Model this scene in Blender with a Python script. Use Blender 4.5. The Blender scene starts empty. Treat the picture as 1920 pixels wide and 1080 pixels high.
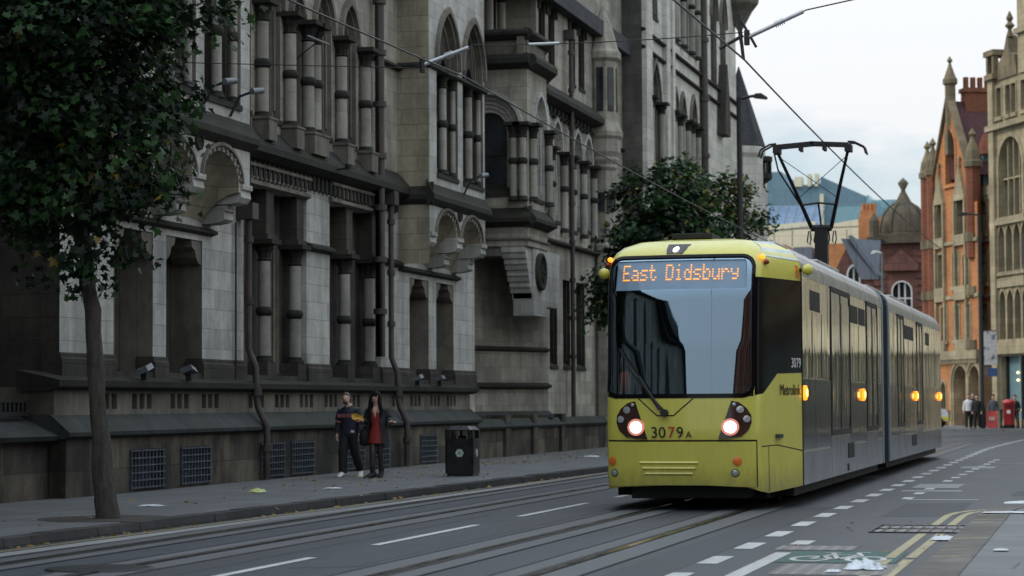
import bpy, bmesh, math, random
from math import sin, cos, pi, radians, sqrt, atan2
from mathutils import Vector, Matrix
from mathutils.geometry import tessellate_polygon
random.seed(7)
scene = bpy.context.scene
COL = scene.collection
V = Vector

# ------------------------------------------------------------------ helpers
ORG = {}
class MB:
    """collects faces, then links them as ONE mesh object"""
    def __init__(self): self.v = []; self.f = []; self.m = []; self.s = []
    def add(self, pts, faces, m=0, sm=False):
        o = len(self.v); self.v += [tuple(p) for p in pts]
        for f in faces:
            self.f.append([i + o for i in f]); self.m.append(m); self.s.append(sm)
    def poly(self, pts, m=0, sm=False): self.add(pts, [list(range(len(pts)))], m, sm)
    def box(self, x0, x1, y0, y1, z0, z1, m=0):
        self.add([(x0,y0,z0),(x1,y0,z0),(x1,y1,z0),(x0,y1,z0),(x0,y0,z1),(x1,y0,z1),(x1,y1,z1),(x0,y1,z1)],
                 [(0,3,2,1),(4,5,6,7),(0,1,5,4),(1,2,6,5),(2,3,7,6),(3,0,4,7)], m)
    def obox(self, c, ax, ay, az, m=0):
        c = V(c); ax = V(ax); ay = V(ay); az = V(az)
        p = [c + ax*i + ay*j + az*k for k in (-1,1) for j in (-1,1) for i in (-1,1)]
        self.add(p, [(0,2,3,1),(4,5,7,6),(0,1,5,4),(1,3,7,5),(3,2,6,7),(2,0,4,6)], m)
    def prism(self, pts, vec, m=0, sm=False):
        n = len(pts); vec = V(vec); a = [V(p) for p in pts]; b = [p + vec for p in a]
        self.add(a + b, [list(range(n))[::-1], list(range(n, 2*n))], m, False)
        self.add(a + b, [(i, (i+1) % n, n + (i+1) % n, n + i) for i in range(n)], m, sm)
    def lathe(self, prof, c, n=12, m=0, sm=True, a0=0, a1=2*pi, axis='Z'):
        full = abs(a1 - a0 - 2*pi) < 1e-6; k = n if full else n + 1; pts = []
        for r, z in prof:
            for i in range(k):
                a = a0 + (a1 - a0)*i/n
                q = (r*cos(a), r*sin(a), z)
                if axis == 'Y': q = (q[0], q[2], q[1])
                if axis == 'X': q = (q[2], q[0], q[1])
                pts.append((c[0]+q[0], c[1]+q[1], c[2]+q[2]))
        fs = []
        for j in range(len(prof)-1):
            for i in range(n):
                i2 = (i+1) % k
                fs.append((j*k+i, j*k+i2, (j+1)*k+i2, (j+1)*k+i))
        self.add(pts, fs, m, sm)
        if full:
            for j, rv in ((0, True), (len(prof)-1, False)):
                if prof[j][0] > 1e-4:
                    r = list(range(k)); self.add(pts[j*k:(j+1)*k], [r[::-1] if rv else r], m, False)
    def tube(self, path, r, n=6, m=0, sm=True, cap=True):
        path = [V(p) for p in path]; pts = []
        rr = r if isinstance(r, (list, tuple)) else [r]*len(path)
        up = None
        for i, p in enumerate(path):
            t = (path[min(i+1, len(path)-1)] - path[max(i-1, 0)]).normalized()
            if up is None:
                up = V((0,0,1)) if abs(t.z) < .9 else V((1,0,0))
            x = t.cross(up)
            if x.length < 1e-5: x = t.orthogonal()
            x.normalize(); y = x.cross(t).normalized(); up = y
            for k in range(n):
                a = 2*pi*k/n; pts.append(p + (x*cos(a) + y*sin(a))*rr[i])
        fs = [(i*n+k, i*n+(k+1) % n, (i+1)*n+(k+1) % n, (i+1)*n+k) for i in range(len(path)-1) for k in range(n)]
        self.add(pts, fs, m, sm)
        if cap:
            self.add(pts[:n], [list(range(n))], m); self.add(pts[-n:], [list(range(n))[::-1]], m)
    def build(self, name, mats, parent=None, bevel=0):
        me = bpy.data.meshes.new(name)
        o = ORG.get(parent.name, V((0,0,0))) if parent else V((0,0,0))
        me.from_pydata([(p[0]-o.x, p[1]-o.y, p[2]-o.z) for p in self.v], [], self.f)
        if not isinstance(mats, (list, tuple)): mats = [mats]
        for x in mats: me.materials.append(x)
        me.polygons.foreach_set('material_index', self.m)
        me.polygons.foreach_set('use_smooth', self.s)
        me.update()
        ob = bpy.data.objects.new(name, me); COL.objects.link(ob)
        if parent: ob.parent = parent
        ORG[ob.name] = o
        if bevel:
            b = ob.modifiers.new('bevel', 'BEVEL'); b.width = bevel; b.segments = 2; b.limit_method = 'ANGLE'; b.angle_limit = radians(40)
        return ob

def tag(o, label=None, cat=None, group=None, kind=None):
    if label: o['label'] = label
    if cat: o['category'] = cat
    if group: o['group'] = group
    if kind: o['kind'] = kind
    return o
def thing(name, label, cat, loc=(0,0,0), group=None, rz=0):
    o = bpy.data.objects.new(name, None); COL.objects.link(o); o.location = loc; o.rotation_euler = (0,0,rz)
    o.empty_display_size = .2
    ORG[o.name] = V(loc)
    return tag(o, label, cat, group)
def local(name, label, cat, loc=(0,0,0), group=None, rz=0):
    o = thing(name, label, cat, loc, group, rz); ORG[o.name] = V((0,0,0)); return o
def copy_tree(o, parent=None):
    c = o.copy(); COL.objects.link(c)
    if parent: c.parent = parent
    for ch in list(o.children): copy_tree(ch, c)
    return c

# ------------------------------------------------------------------ materials
def mat(name):
    m = bpy.data.materials.new(name); m.use_nodes = True
    nt = m.node_tree; b = nt.nodes['Principled BSDF']
    return m, nt, b
def N(nt, t, **kw):
    n = nt.nodes.new(t)
    for k, v in kw.items():
        if k in n.inputs: n.inputs[k].default_value = v
        else: setattr(n, k, v)
    return n
def lk(nt, a, b): nt.links.new(a, b)
def math_n(nt, op, a, b=None):
    n = nt.nodes.new('ShaderNodeMath'); n.operation = op
    for i, x in enumerate((a, b)):
        if x is None: continue
        if isinstance(x, (int, float)): n.inputs[i].default_value = x
        else: lk(nt, x, n.inputs[i])
    return n.outputs[0]
def mix_rgb(nt, fac, a, b, mode='MIX'):
    n = nt.nodes.new('ShaderNodeMix'); n.data_type = 'RGBA'; n.blend_type = mode
    for s, x in ((n.inputs[0], fac), (n.inputs[6], a), (n.inputs[7], b)):
        if isinstance(x, (int, float)): s.default_value = x
        elif isinstance(x, tuple): s.default_value = (*x, 1) if len(x) == 3 else x
        else: lk(nt, x, s)
    return n.outputs[2]
def ramp(nt, fac, stops):
    n = nt.nodes.new('ShaderNodeValToRGB'); e = n.color_ramp.elements
    while len(e) < len(stops): e.new(.5)
    for i, (p, c) in enumerate(stops):
        e[i].position = p; e[i].color = (*c, 1) if isinstance(c, tuple) else (c, c, c, 1)
    lk(nt, fac, n.inputs[0]); return n.outputs[0]
def noise(nt, vec, scale, detail=4, rough=.6):
    n = N(nt, 'ShaderNodeTexNoise'); n.inputs['Scale'].default_value = scale
    n.inputs['Detail'].default_value = detail; n.inputs['Roughness'].default_value = rough
    if vec is not None: lk(nt, vec, n.inputs['Vector'])
    return n.outputs[0]
def vmul(nt, vec, s):
    n = nt.nodes.new('ShaderNodeVectorMath'); n.operation = 'MULTIPLY'; lk(nt, vec, n.inputs[0]); n.inputs[1].default_value = s
    return n.outputs[0]
def bump(nt, h, b, strength=.3, dist=.02):
    n = nt.nodes.new('ShaderNodeBump'); n.inputs['Strength'].default_value = strength; n.inputs['Distance'].default_value = dist
    lk(nt, h, n.inputs['Height']); lk(nt, n.outputs[0], b.inputs['Normal'])

def plain(name, col, rough=.6, metal=0, var=.15, scale=6, spec=.5, coat=0, bmp=0):
    """a paint / metal / cloth with mottled tone and roughness"""
    m, nt, b = mat(name)
    g = N(nt, 'ShaderNodeNewGeometry'); n = noise(nt, g.outputs['Position'], scale, 5)
    lo = tuple(c*(1-var) for c in col); hi = tuple(min(1, c*(1+var)) for c in col)
    lk(nt, ramp(nt, n, [(.3, lo), (.7, hi)]), b.inputs['Base Color'])
    r = ramp(nt, n, [(.3, max(0, rough-.08)), (.7, min(1, rough+.08))])
    lk(nt, r, b.inputs['Roughness'])
    b.inputs['Metallic'].default_value = metal; b.inputs['Specular IOR Level'].default_value = spec
    b.inputs['Coat Weight'].default_value = coat; b.inputs['Coat Roughness'].default_value = .05
    if bmp: bump(nt, noise(nt, g.outputs['Position'], scale*6), b, bmp, .01)
    return m
def emit(name, col, s):
    m, nt, b = mat(name)
    b.inputs['Base Color'].default_value = (*[min(1, c*.5) for c in col], 1)
    b.inputs['Emission Color'].default_value = (*col, 1); b.inputs['Emission Strength'].default_value = s
    b.inputs['Roughness'].default_value = .3
    return m
def stone(name, c1, c2, soot=(.03,.03,.03), amount=.5, bw=.78, bh=.36, mortar=.012, streak=1., rough=.85, moss=0):
    m, nt, b = mat(name)
    P = N(nt, 'ShaderNodeNewGeometry').outputs['Position']
    sp = N(nt, 'ShaderNodeSeparateXYZ'); lk(nt, P, sp.inputs[0])
    cb = N(nt, 'ShaderNodeCombineXYZ')
    lk(nt, math_n(nt, 'ADD', sp.outputs[0], sp.outputs[1]), cb.inputs[0]); lk(nt, sp.outputs[2], cb.inputs[1])
    br = N(nt, 'ShaderNodeTexBrick'); lk(nt, cb.outputs[0], br.inputs['Vector'])
    br.inputs['Scale'].default_value = 1; br.inputs['Brick Width'].default_value = bw; br.inputs['Row Height'].default_value = bh
    br.inputs['Mortar Size'].default_value = mortar; br.inputs['Mortar Smooth'].default_value = .3
    br.inputs['Color1'].default_value = (*c1, 1); br.inputs['Color2'].default_value = (*c2, 1)
    br.inputs['Mortar'].default_value = (*[x*.6 for x in c1], 1); br.inputs['Bias'].default_value = -.1
    n1 = noise(nt, P, .7, 6, .65)
    n2 = noise(nt, vmul(nt, P, (2.2, 2.2, .35)), 1.2*streak, 6, .7)
    n3 = noise(nt, P, 9, 6, .7)
    s = math_n(nt, 'ADD', math_n(nt, 'MULTIPLY', n1, .55), math_n(nt, 'MULTIPLY', n2, .45))
    f = ramp(nt, s, [(.5-.22*amount, 0.0), (.62-.05*amount, amount)])
    f2 = ramp(nt, s, [(.40, 1.0), (.62, 0.0)])
    c = mix_rgb(nt, math_n(nt, 'MULTIPLY', f, .9), br.outputs['Color'], soot)
    c = mix_rgb(nt, .55, c, mix_rgb(nt, n3, (.45,.45,.45), (1.4,1.4,1.4)), 'MULTIPLY')
    if moss:
        c = mix_rgb(nt, ramp(nt, noise(nt, P, .5, 5), [(.45, 0.), (.62, moss)]), c, (.028,.036,.014))
    lk(nt, c, b.inputs['Base Color']); b.inputs['Roughness'].default_value = rough
    b.inputs['Specular IOR Level'].default_value = .25
    h = math_n(nt, 'ADD', math_n(nt, 'MULTIPLY', br.outputs['Fac'], -.6), math_n(nt, 'MULTIPLY', n3, .5))
    bump(nt, h, b, .5, .02)
    return m

M = {}
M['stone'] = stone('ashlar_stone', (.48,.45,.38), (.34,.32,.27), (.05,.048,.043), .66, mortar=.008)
M['stone_pale'] = stone('pale_stone', (.57,.565,.53), (.42,.42,.395), (.07,.069,.065), .56, mortar=.008)
M['stone_buff'] = stone('buff_stone', (.42,.375,.275), (.33,.295,.215), (.05,.048,.04), .6)
M['stone_soot_shade'] = stone('shaded_sooty_stone', (.095,.086,.073), (.066,.060,.052), (.018,.018,.017), .85)  # recess shade put into the stone's colour along with soot
M['stone_dark'] = stone('weathered_dark_stone', (.048,.046,.041), (.031,.031,.028), (.014,.014,.013), .8, moss=.35)
M['stone_trim'] = stone('moulded_stone', (.28,.26,.215), (.21,.198,.17), (.035,.034,.03), .75, bw=1.4, bh=5, mortar=.006)
M['shaft'] = stone('column_shaft_stone', (.42,.405,.36), (.36,.345,.305), (.06,.058,.05), .6, bw=3, bh=1.1, mortar=.006)
M['plinth'] = stone('plinth_stone', (.25,.215,.16), (.085,.08,.07), (.012,.012,.011), 1.0, bw=1.25, bh=.5, streak=.7)  # dirty patches, with shade at the lower left put into the tone
M['granite'] = stone('blue_grey_weathering', (.074,.083,.088), (.052,.058,.062), (.02,.023,.02), .8, bw=1.7, bh=5, moss=.4)
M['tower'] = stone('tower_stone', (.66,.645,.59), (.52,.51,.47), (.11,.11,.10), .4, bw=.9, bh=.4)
M['tower_dark'] = stone('dark_tower_stone', (.16,.155,.14), (.10,.098,.09), (.035,.035,.03), .75, bw=1.0, bh=.42)  # darker tone for the tower's return face
M['slate'] = stone('roof_slate', (.07,.075,.085), (.05,.054,.06), (.02,.02,.022), .5, bw=.3, bh=.2, mortar=.01)
M['iron'] = plain('black_iron', (.018,.019,.021), .5, .2, .25)
M['pipe'] = plain('brown_iron_pipe', (.05,.039,.037), .55, .1, .35, 3)
M['grille'] = plain('blue_grey_grille', (.085,.105,.13), .5, .4, .3)
M['gpanel'] = plain('grille_backing', (.028,.034,.042), .7, 0, .5, 9)
M['black'] = plain('matt_black', (.008,.008,.009), .7, 0, .2)
M['lampbox'] = plain('pale_lamp_housing', (.13,.15,.165), .45, .2, .3)

m, nt, b = mat('window_glass')
g = N(nt, 'ShaderNodeNewGeometry')
lk(nt, ramp(nt, noise(nt, g.outputs['Position'], .9, 3), [(.35, (.008,.010,.012)), (.7, (.05,.06,.07))]), b.inputs['Base Color'])
b.inputs['Roughness'].default_value = .06; bump(nt, noise(nt, g.outputs['Position'], 2.5, 2), b, .12, .02)
M['glass'] = m

# ------------------------------------------------------------------ camera
FPX = 4305.0
r_ = V((.96811126, -.0183845, -.24984514)); d_ = V((.25044895, .04716976, .96698001)); u_ = V((-.00599231, -.99871769, .05026995))
cam = bpy.data.cameras.new('camera'); co = bpy.data.objects.new('camera', cam); COL.objects.link(co)
R = Matrix(((r_.x, -r_.y, -r_.z), (d_.x, -d_.y, -d_.z), (u_.x, -u_.y, -u_.z)))
co.matrix_world = Matrix.Translation((0,0,1.5)) @ R.to_4x4()
cam.sensor_width = 22.3; cam.lens = FPX/1920*22.3; cam.clip_end = 3000; cam.clip_start = .5
cam.dof.use_dof = True; cam.dof.focus_distance = 32.3; cam.dof.aperture_fstop = 1.55
scene.camera = co

# ------------------------------------------------------------------ world and sun
SUN_AZ, SUN_EL = radians(250), radians(38)        # azimuth clockwise from +Y
w = bpy.data.worlds.new('World'); scene.world = w; w.use_nodes = True
nt = w.node_tree; nt.nodes.clear()
out = N(nt, 'ShaderNodeOutputWorld')
sky = N(nt, 'ShaderNodeTexSky'); sky.sky_type = 'NISHITA'; sky.sun_disc = False
sky.sun_elevation = SUN_EL; sky.sun_rotation = SUN_AZ; sky.air_density = 1.2; sky.dust_density = .4; sky.ozone_density = 3
b1 = N(nt, 'ShaderNodeBackground'); lk(nt, mix_rgb(nt, 1.0, sky.outputs[0], (.66,.97,1.13), 'MULTIPLY'), b1.inputs[0]); b1.inputs[1].default_value = .10
tc = N(nt, 'ShaderNodeTexCoord'); sp = N(nt, 'ShaderNodeSeparateXYZ'); lk(nt, tc.outputs['Generated'], sp.inputs[0])
zc = math_n(nt, 'MAXIMUM', sp.outputs[2], 0.0)
b2 = N(nt, 'ShaderNodeBackground'); lk(nt, ramp(nt, zc, [(0., (.86,.87,.875)), (.22, (.84,.865,.89)), (.5, (.76,.85,.94))]), b2.inputs[0])
lk(nt, math_n(nt, 'ADD', .93, math_n(nt, 'MULTIPLY', zc, .85)), b2.inputs[1])       # cloud deck, brighter overhead as overcast skies are
cl = noise(nt, vmul(nt, tc.outputs['Generated'], (5, 5, 16)), 1.4, 6, .6)
cov = math_n(nt, 'ADD', math_n(nt, 'MULTIPLY', sp.outputs[2], 5.5), math_n(nt, 'MULTIPLY', math_n(nt, 'SUBTRACT', cl, .5), .65))
fac = ramp(nt, cov, [(.36, 0.04), (.66, 1.)])
mx = N(nt, 'ShaderNodeMixShader'); lk(nt, fac, mx.inputs[0]); lk(nt, b1.outputs[0], mx.inputs[1]); lk(nt, b2.outputs[0], mx.inputs[2])
lk(nt, mx.outputs[0], out.inputs[0])
sl = bpy.data.lights.new('sun', 'SUN'); sl.energy = 1.5; sl.angle = radians(18); sl.color = (1,.9,.76)
so = bpy.data.objects.new('sun', sl); COL.objects.link(so); so.location = (0,-20,60)
sd = V((sin(SUN_AZ)*cos(SUN_EL), cos(SUN_AZ)*cos(SUN_EL), sin(SUN_EL)))
so.rotation_euler = sd.to_track_quat('Z', 'Y').to_euler()
scene.view_settings.view_transform = 'Standard'; scene.view_settings.look = 'None'
scene.view_settings.exposure = .09; scene.view_settings.gamma = 1
scene.cycles.max_bounces = 6; scene.cycles.diffuse_bounces = 3; scene.cycles.glossy_bounces = 4
scene.cycles.transparent_max_bounces = 12; scene.cycles.caustics_reflective = False; scene.cycles.caustics_refractive = False
scene.cycles.use_denoising = True; scene.cycles.sample_clamp_indirect = 4
# ------------------------------------------------------------------ ground
def speckle(name, base, var, rough=.75, sc=60, crack=False, spec=.4):
    m, nt, b = mat(name)
    P = N(nt, 'ShaderNodeNewGeometry').outputs['Position']
    a = noise(nt, P, sc, 3, .8); c = noise(nt, vmul(nt, P, (1, .22, 1)), .9, 6, .65); e = noise(nt, P, 4.5, 5, .7)
    s = math_n(nt, 'ADD', math_n(nt, 'MULTIPLY', a, .34), math_n(nt, 'ADD', math_n(nt, 'MULTIPLY', c, .42), math_n(nt, 'MULTIPLY', e, .24)))
    col = ramp(nt, s, [(.33, tuple(x*(1-var) for x in base)), (.5, base), (.68, tuple(x*(1+var) for x in base))])
    if crack:
        vo = N(nt, 'ShaderNodeTexVoronoi', feature='DISTANCE_TO_EDGE', Scale=.35); 
        wv = N(nt, 'ShaderNodeVectorMath', operation='ADD'); lk(nt, P, wv.inputs[0])
        nz = N(nt, 'ShaderNodeTexNoise'); nz.inputs['Scale'].default_value = 1.5; lk(nt, P, nz.inputs['Vector']); lk(nt, nz.outputs['Color'], wv.inputs[1])
        lk(nt, wv.outputs[0], vo.inputs['Vector'])
        col = mix_rgb(nt, ramp(nt, vo.outputs[0], [(0., .55), (.012, 0.)]), col, (.02,.02,.022))
    lk(nt, col, b.inputs['Base Color'])
    lk(nt, ramp(nt, s, [(.3, rough-.14), (.7, min(1, rough+.1))]), b.inputs['Roughness'])
    b.inputs['Specular IOR Level'].default_value = spec
    bump(nt, a, b, .35, .006)
    return m
M['asphalt'] = speckle('dark_asphalt', (.038,.044,.054), .55, .58, 70, True)
M['ground'] = speckle('town_ground', (.08,.08,.08), .3)
M['strip'] = speckle('rail_bed_concrete', (.092,.097,.104), .4, .66, 50)
M['paint'] = speckle('worn_white_paint', (.47,.48,.48), .5, .6, 45)
M['paint_faint'] = speckle('faded_white_paint', (.24,.25,.255), .3, .65, 30)
M['yellow'] = speckle('worn_yellow_paint', (.36,.32,.19), .55, .65, 25)
M['yellow_faint'] = speckle('faded_yellow_paint', (.21,.185,.11), .4, .65, 25)
M['green'] = speckle('green_lane_paint', (.035,.095,.08), .5, .7, 40)
M['rail'] = plain('worn_steel_rail', (.34,.31,.29), .16, .9, .3, 8)
M['groove'] = plain('rail_groove', (.012,.011,.011), .7)
M['kerb'] = stone('kerb_stone', (.065,.065,.067), (.045,.045,.047), (.025,.025,.025), .6, bw=1.1, bh=6, mortar=.02)
M['kerb_pale'] = stone('pale_kerb_stone', (.20,.19,.175), (.15,.14,.13), (.05,.05,.05), .55, bw=.9, bh=6, mortar=.02)
def paving(name, c1, c2, bw, bh, rot=0, mortar=.012, mc=None):
    m, nt, b = mat(name)
    P = N(nt, 'ShaderNodeNewGeometry').outputs['Position']
    mp = N(nt, 'ShaderNodeMapping'); mp.inputs['Rotation'].default_value = (0,0,rot); lk(nt, P, mp.inputs[0])
    br = N(nt, 'ShaderNodeTexBrick'); lk(nt, mp.outputs[0], br.inputs[0]); br.inputs['Scale'].default_value = 1
    br.inputs['Brick Width'].default_value = bw; br.inputs['Row Height'].default_value = bh; br.inputs['Mortar Size'].default_value = mortar
    br.inputs['Color1'].default_value = (*c1,1); br.inputs['Color2'].default_value = (*c2,1); br.inputs['Mortar'].default_value = (*(mc or [x*.35 for x in c1]),1)
    n3 = noise(nt, P, 1.3, 6, .7); n4 = noise(nt, P, 45, 3, .8)
    c = mix_rgb(nt, .8, br.outputs[0], mix_rgb(nt, math_n(nt,'ADD',math_n(nt,'MULTIPLY',n3,.75),math_n(nt,'MULTIPLY',n4,.3)), (.35,.35,.35), (1.6,1.6,1.6)), 'MULTIPLY')
    lk(nt, c, b.inputs['Base Color']); b.inputs['Roughness'].default_value = .68
    bump(nt, math_n(nt, 'ADD', math_n(nt,'MULTIPLY',br.outputs['Fac'],-1), math_n(nt,'MULTIPLY',n4,.4)), b, .4, .008)
    return m
M['flags'] = paving('grey_flagstones', (.115,.123,.128), (.092,.098,.103), .9, .62, pi/2)
M['flags_right'] = paving('slate_grey_flagstones', (.15,.16,.17), (.12,.128,.137), 1.6, .8, 0.04)
M['setts'] = paving('brick_setts', (.10,.085,.08), (.06,.055,.055), .2, .1, .78, .022, (.27,.26,.25))

def struct(name, mb, m): return tag(mb.build(name, m), kind='structure')
mb = MB(); mb.poly([(-900,-400,-.06),(900,-400,-.06),(900,2500,-.06),(-900,2500,-.06)]); struct('ground', mb, M['ground'])
mb = MB(); mb.poly([(-13,-60,0),(45,-60,0),(45,135,0),(-70,135,0),(-70,101,0),(-13,101,0)]); struct('road', mb, M['asphalt'])

def kx(y): return -11.9 + .0277*min(y, 52)
ys = [-60, 0, 10, 20, 30, 40, 48, 52, 60, 75, 90, 97]
PZ = .1
edge = [(kx(y), y) for y in ys] + [(-10.7,98.6),(-11.6,99.8),(-13,100.2),(-17.5,100.2)]
mb = MB()
mb.poly([(x-.0, y, PZ) for x, y in [(a-.28, b) for a, b in edge[:12]] + [(-10.95,98.45),(-11.7,99.5),(-13,99.9),(-17.5,99.9)]] + [(-17.5,-60,PZ)])
struct('pavement', mb, M['flags'])
mb = MB()
ins = [(a-.28, b) for a, b in edge[:12]] + [(-10.95,98.45),(-11.7,99.5),(-13,99.9),(-17.5,99.9)]
random.seed(3)
for i in range(len(edge)-1):
    p, q, P_, Q_ = edge[i], edge[i+1], ins[i], ins[i+1]
    L = math.hypot(q[0]-p[0], q[1]-p[1]); n = max(1, int(L/1.1))
    for k in range(n):
        t0, t1 = k/n, (k+1)/n - .012/max(L/n, .1)/n
        A = V((*p,0)).lerp(V((*q,0)), t0); B = V((*p,0)).lerp(V((*q,0)), t1); Cc = V((*P_,0)).lerp(V((*Q_,0)), t0); D = V((*P_,0)).lerp(V((*Q_,0)), t1)
        j = random.uniform(-.006, .006); up = V((0,0,PZ+.008+j)); jx = V((random.uniform(-.012,.012),0,0))
        mb.add([A+jx,B+jx,D,Cc,A+up-V((.02,0,0))+jx,B+up-V((.02,0,0))+jx,D+up,Cc+up], [(0,1,5,4),(4,5,6,7),(1,2,6,5),(3,0,4,7),(2,3,7,6)])
struct('kerb', mb, M['kerb'])
# right pavement with its pale kerb band and rounded corner
def rp(off):
    c = [(-1.6+off, y) for y in (-40, 10, 20, 26, 30.6)]
    for k in range(1, 9):
        a = pi - k/8*pi/2; c.append((1.2 + (2.8-off)*cos(a), 30.8 + (2.7-off)*sin(a)))
    return c + [(14, 33.5-off)]
mb = MB(); mb.poly([(x, y, .07) for x, y in rp(.4)] + [(14,-40,.07)]); struct('pavement', mb, M['flags_right'])
mb = MB(); a, b_ = rp(0), rp(.4)
for i in range(len(a)-1):
    mb.add([(*a[i],0),(*a[i+1],0),(*a[i+1],.066),(*a[i],.066),(*b_[i+1],.076),(*b_[i],.076)], [(0,1,2,3),(3,2,4,5)])
struct('kerb', mb, M['kerb_pale'])
mb = MB(); mb.poly([(-45,121.5,.1),(-14,120,.1),(-7,117,.1),(3,113.5,.1),(40,101,.1),(40,170,.1),(-45,230,.1)]); 
mb.add([(-45,121.5,.1),(-14,120,.1),(-7,117,.1),(3,113.5,.1),(40,101,.1),(-45,121.5,0),(-14,120,0),(-7,117,0),(3,113.5,0),(40,101,0)], [(0,1,6,5),(1,2,7,6),(2,3,8,7),(3,4,9,8)])
struct('pavement', mb, M['flags_right'])

# rails set in concrete: straight, then both tracks swing right at the crossing
def track(xc, sgn):
    pts = [(xc, y) for y in range(-40, 82, 4)]
    x, y, h = xc, 80.0, 0.0
    for k in range(26):
        h += .0165*2; x += 2*sin(h); y += 2*cos(h); pts.append((x, y))
    return pts
def ribbon(mb, path, o0, o1, z, m=0):
    ps = []
    for i, (x, y) in enumerate(path):
        a = path[max(i-1,0)]; b = path[min(i+1,len(path)-1)]; t = V((b[0]-a[0], b[1]-a[1])).normalized(); n = V((t.y, -t.x))
        ps += [(x+n.x*o0, y+n.y*o0, z), (x+n.x*o1, y+n.y*o1, z)]
    mb.add(ps, [(2*i, 2*i+1, 2*i+3, 2*i+2) for i in range(len(path)-1)], m)
strip, rail, groove = MB(), MB(), MB()
for xc in (-5.53, -9.52):
    tk = track(xc, 1)
    for o in (-.69, .69):
        ribbon(strip, tk, o-.40, o+.40, .004)
        ribbon(rail, tk, o-.05, o+.035, .013); ribbon(groove, tk, o-.13 if o > 0 else o+.035, o-.05 if o > 0 else o+.115, .009)
        ribbon(groove, tk, o-.40, o-.375, .008); ribbon(groove, tk, o+.375, o+.40, .008)
struct('rail_bed', strip, M['strip']); tag(groove.build('rail_groove', M['groove']), kind='structure')
rr = rail.build('tram_rails', M['rail']); tag(rr, kind='structure')

# painted road markings, each sheet 4 mm above the asphalt
mk = MB(); fk = MB(); yk = MB(); yf = MB(); gk = MB()
def dash(mb, x, y0, y1, w, z=.0045, x1=None):
    x1 = x if x1 is None else x1
    mb.poly([(x-w/2,y0,z),(x+w/2,y0,z),(x1+w/2,y1,z),(x1-w/2,y1,z)])
for y0 in (5.1, 11.2, 17.3, 23.4, 29.6, 35.8, 42, 48.2, 54.4, 60.6, 66.8): dash(mk, -7.57, y0, y0+4.1, .11, .0055)
y = 8.0
while y < 72: dash(mk, -3.63, y, y+1.05, .2); y += 2.2
x = -3.6
while y < 112: dash(mk, x, y, y+1.05, .2, x1=x+.03+.04*(y-72)/10); y += 2.2; x += .02+.05*(y-72)/10
for k in range(13): yy = 35.6+k*1.95; dash(mk, -3.0+.0116*(yy-35.5), yy, yy+.75, .16)
dash(mk, -3.14, 17, 22.9, .16); dash(mk, -3.16, 24.2, 24.9, .2)
mk.poly([(-2.98,35.4,.0045),(-1.9,35.4,.0045),(-1.9,35.55,.0045),(-2.98,35.55,.0045)])
for (x0,x1,y0,y1) in ((-3.35,-2.35,38.6,39.2),(-3.3,-2.5,40.2,42.2),(-3.2,-2.45,52,53.5),(-2.6,-1.0,56,56.3)): fk.poly([(x0,y0,.0046),(x1,y0,.0046),(x1,y1,.0046),(x0,y1,.0046)])
for o in (.24, .44):
    pth = [(-1.6-o, y) for y in (18, 20, 22.05)]
    for i in range(len(pth)-1): dash(yk, pth[i][0], pth[i][1], pth[i+1][1], .1)
    p = [(-1.6-o, y) for y in (22.3, 24, 26.4)]; ribbon(yk, p, -.05, .05, .0045)
    p = [(-1.6-o, y) for y in (28.1, 29.5, 30.6)]
    for k in range(1, 8):
        a = pi - k/8*pi/2; p.append((1.2 + (2.8+o)*cos(a), 30.8 + (2.7+o)*sin(a)))
    ribbon(yk, p, -.05, .05, .0045)
ribbon(yf, [(kx(y)+.2, y) for y in range(0, 76, 4)], -.05, .05, .0045)
ribbon(fk, [(kx(y)+.62, y) for y in range(0, 76, 4)], -.3, -.02, .0042)
gk.poly([(-3.05,21.5,.0042),(-1.93,21.5,.0042),(-1.93,23.2,.0042),(-3.05,23.2,.0042)])
# cycle symbol lying on the green patch, wheels towards the kerb side
def ring2(mb, c, r, w, z, sy=1.0):
    n = 20; ps = []
    for k in range(n):
        a = 2*pi*k/n; ps += [(c[0]+r*cos(a), c[1]+r*sy*sin(a), z), (c[0]+(r-w)*cos(a), c[1]+(r-w)*sy*sin(a), z)]
    mb.add(ps, [(2*k, 2*k+1, (2*k+3) % (2*n), (2*k+2) % (2*n)) for k in range(n)])
def seg2(mb, a, b, w, z):
    a = V(a); b = V(b); t = (b-a).normalized(); n = V((-t.y, t.x))*w/2
    mb.poly([(*(a+n),z),(*(a-n),z),(*(b-n),z),(*(b+n),z)])
S = MB(); z = .0085
for cx in (-2.76, -2.24): ring2(S, (cx, 22.0), .2, .055, z, 1.9)
for a, b_ in (((-2.76,22.0),(-2.62,22.6)),((-2.62,22.6),(-2.36,22.55)),((-2.36,22.55),(-2.5,21.97)),((-2.5,21.97),(-2.76,22.0)),((-2.5,21.97),(-2.64,22.85)),((-2.24,22.0),(-2.40,22.9)),((-2.40,22.9),(-2.28,22.95)),((-2.72,22.85),(-2.56,22.87))): seg2(S, a, b_, .05, z)
mk.v_ = None
for nm, q, mm in (('road_marking', mk, 'paint'), ('road_marking', fk, 'paint_faint'), ('road_marking', yk, 'yellow'), ('road_marking', yf, 'yellow_faint'), ('road_marking', gk, 'green'), ('road_marking', S, 'paint')):
    struct(nm, q, M[mm])
mb = MB()
for x0, x1, y0, y1 in ((-9.2,-8.0,14,30),(-7.3,-6.75,20,34),(-4.3,-3.75,18,33),(-2.9,-1.9,30.2,34.5),(-8.4,-7.8,40,62),(-1.5,1.5,37,39.5)): mb.poly([(x0,y0,.0022),(x1,y0+.3,.0022),(x1-.05,y1,.0022),(x0+.04,y1-.4,.0022)])
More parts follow.
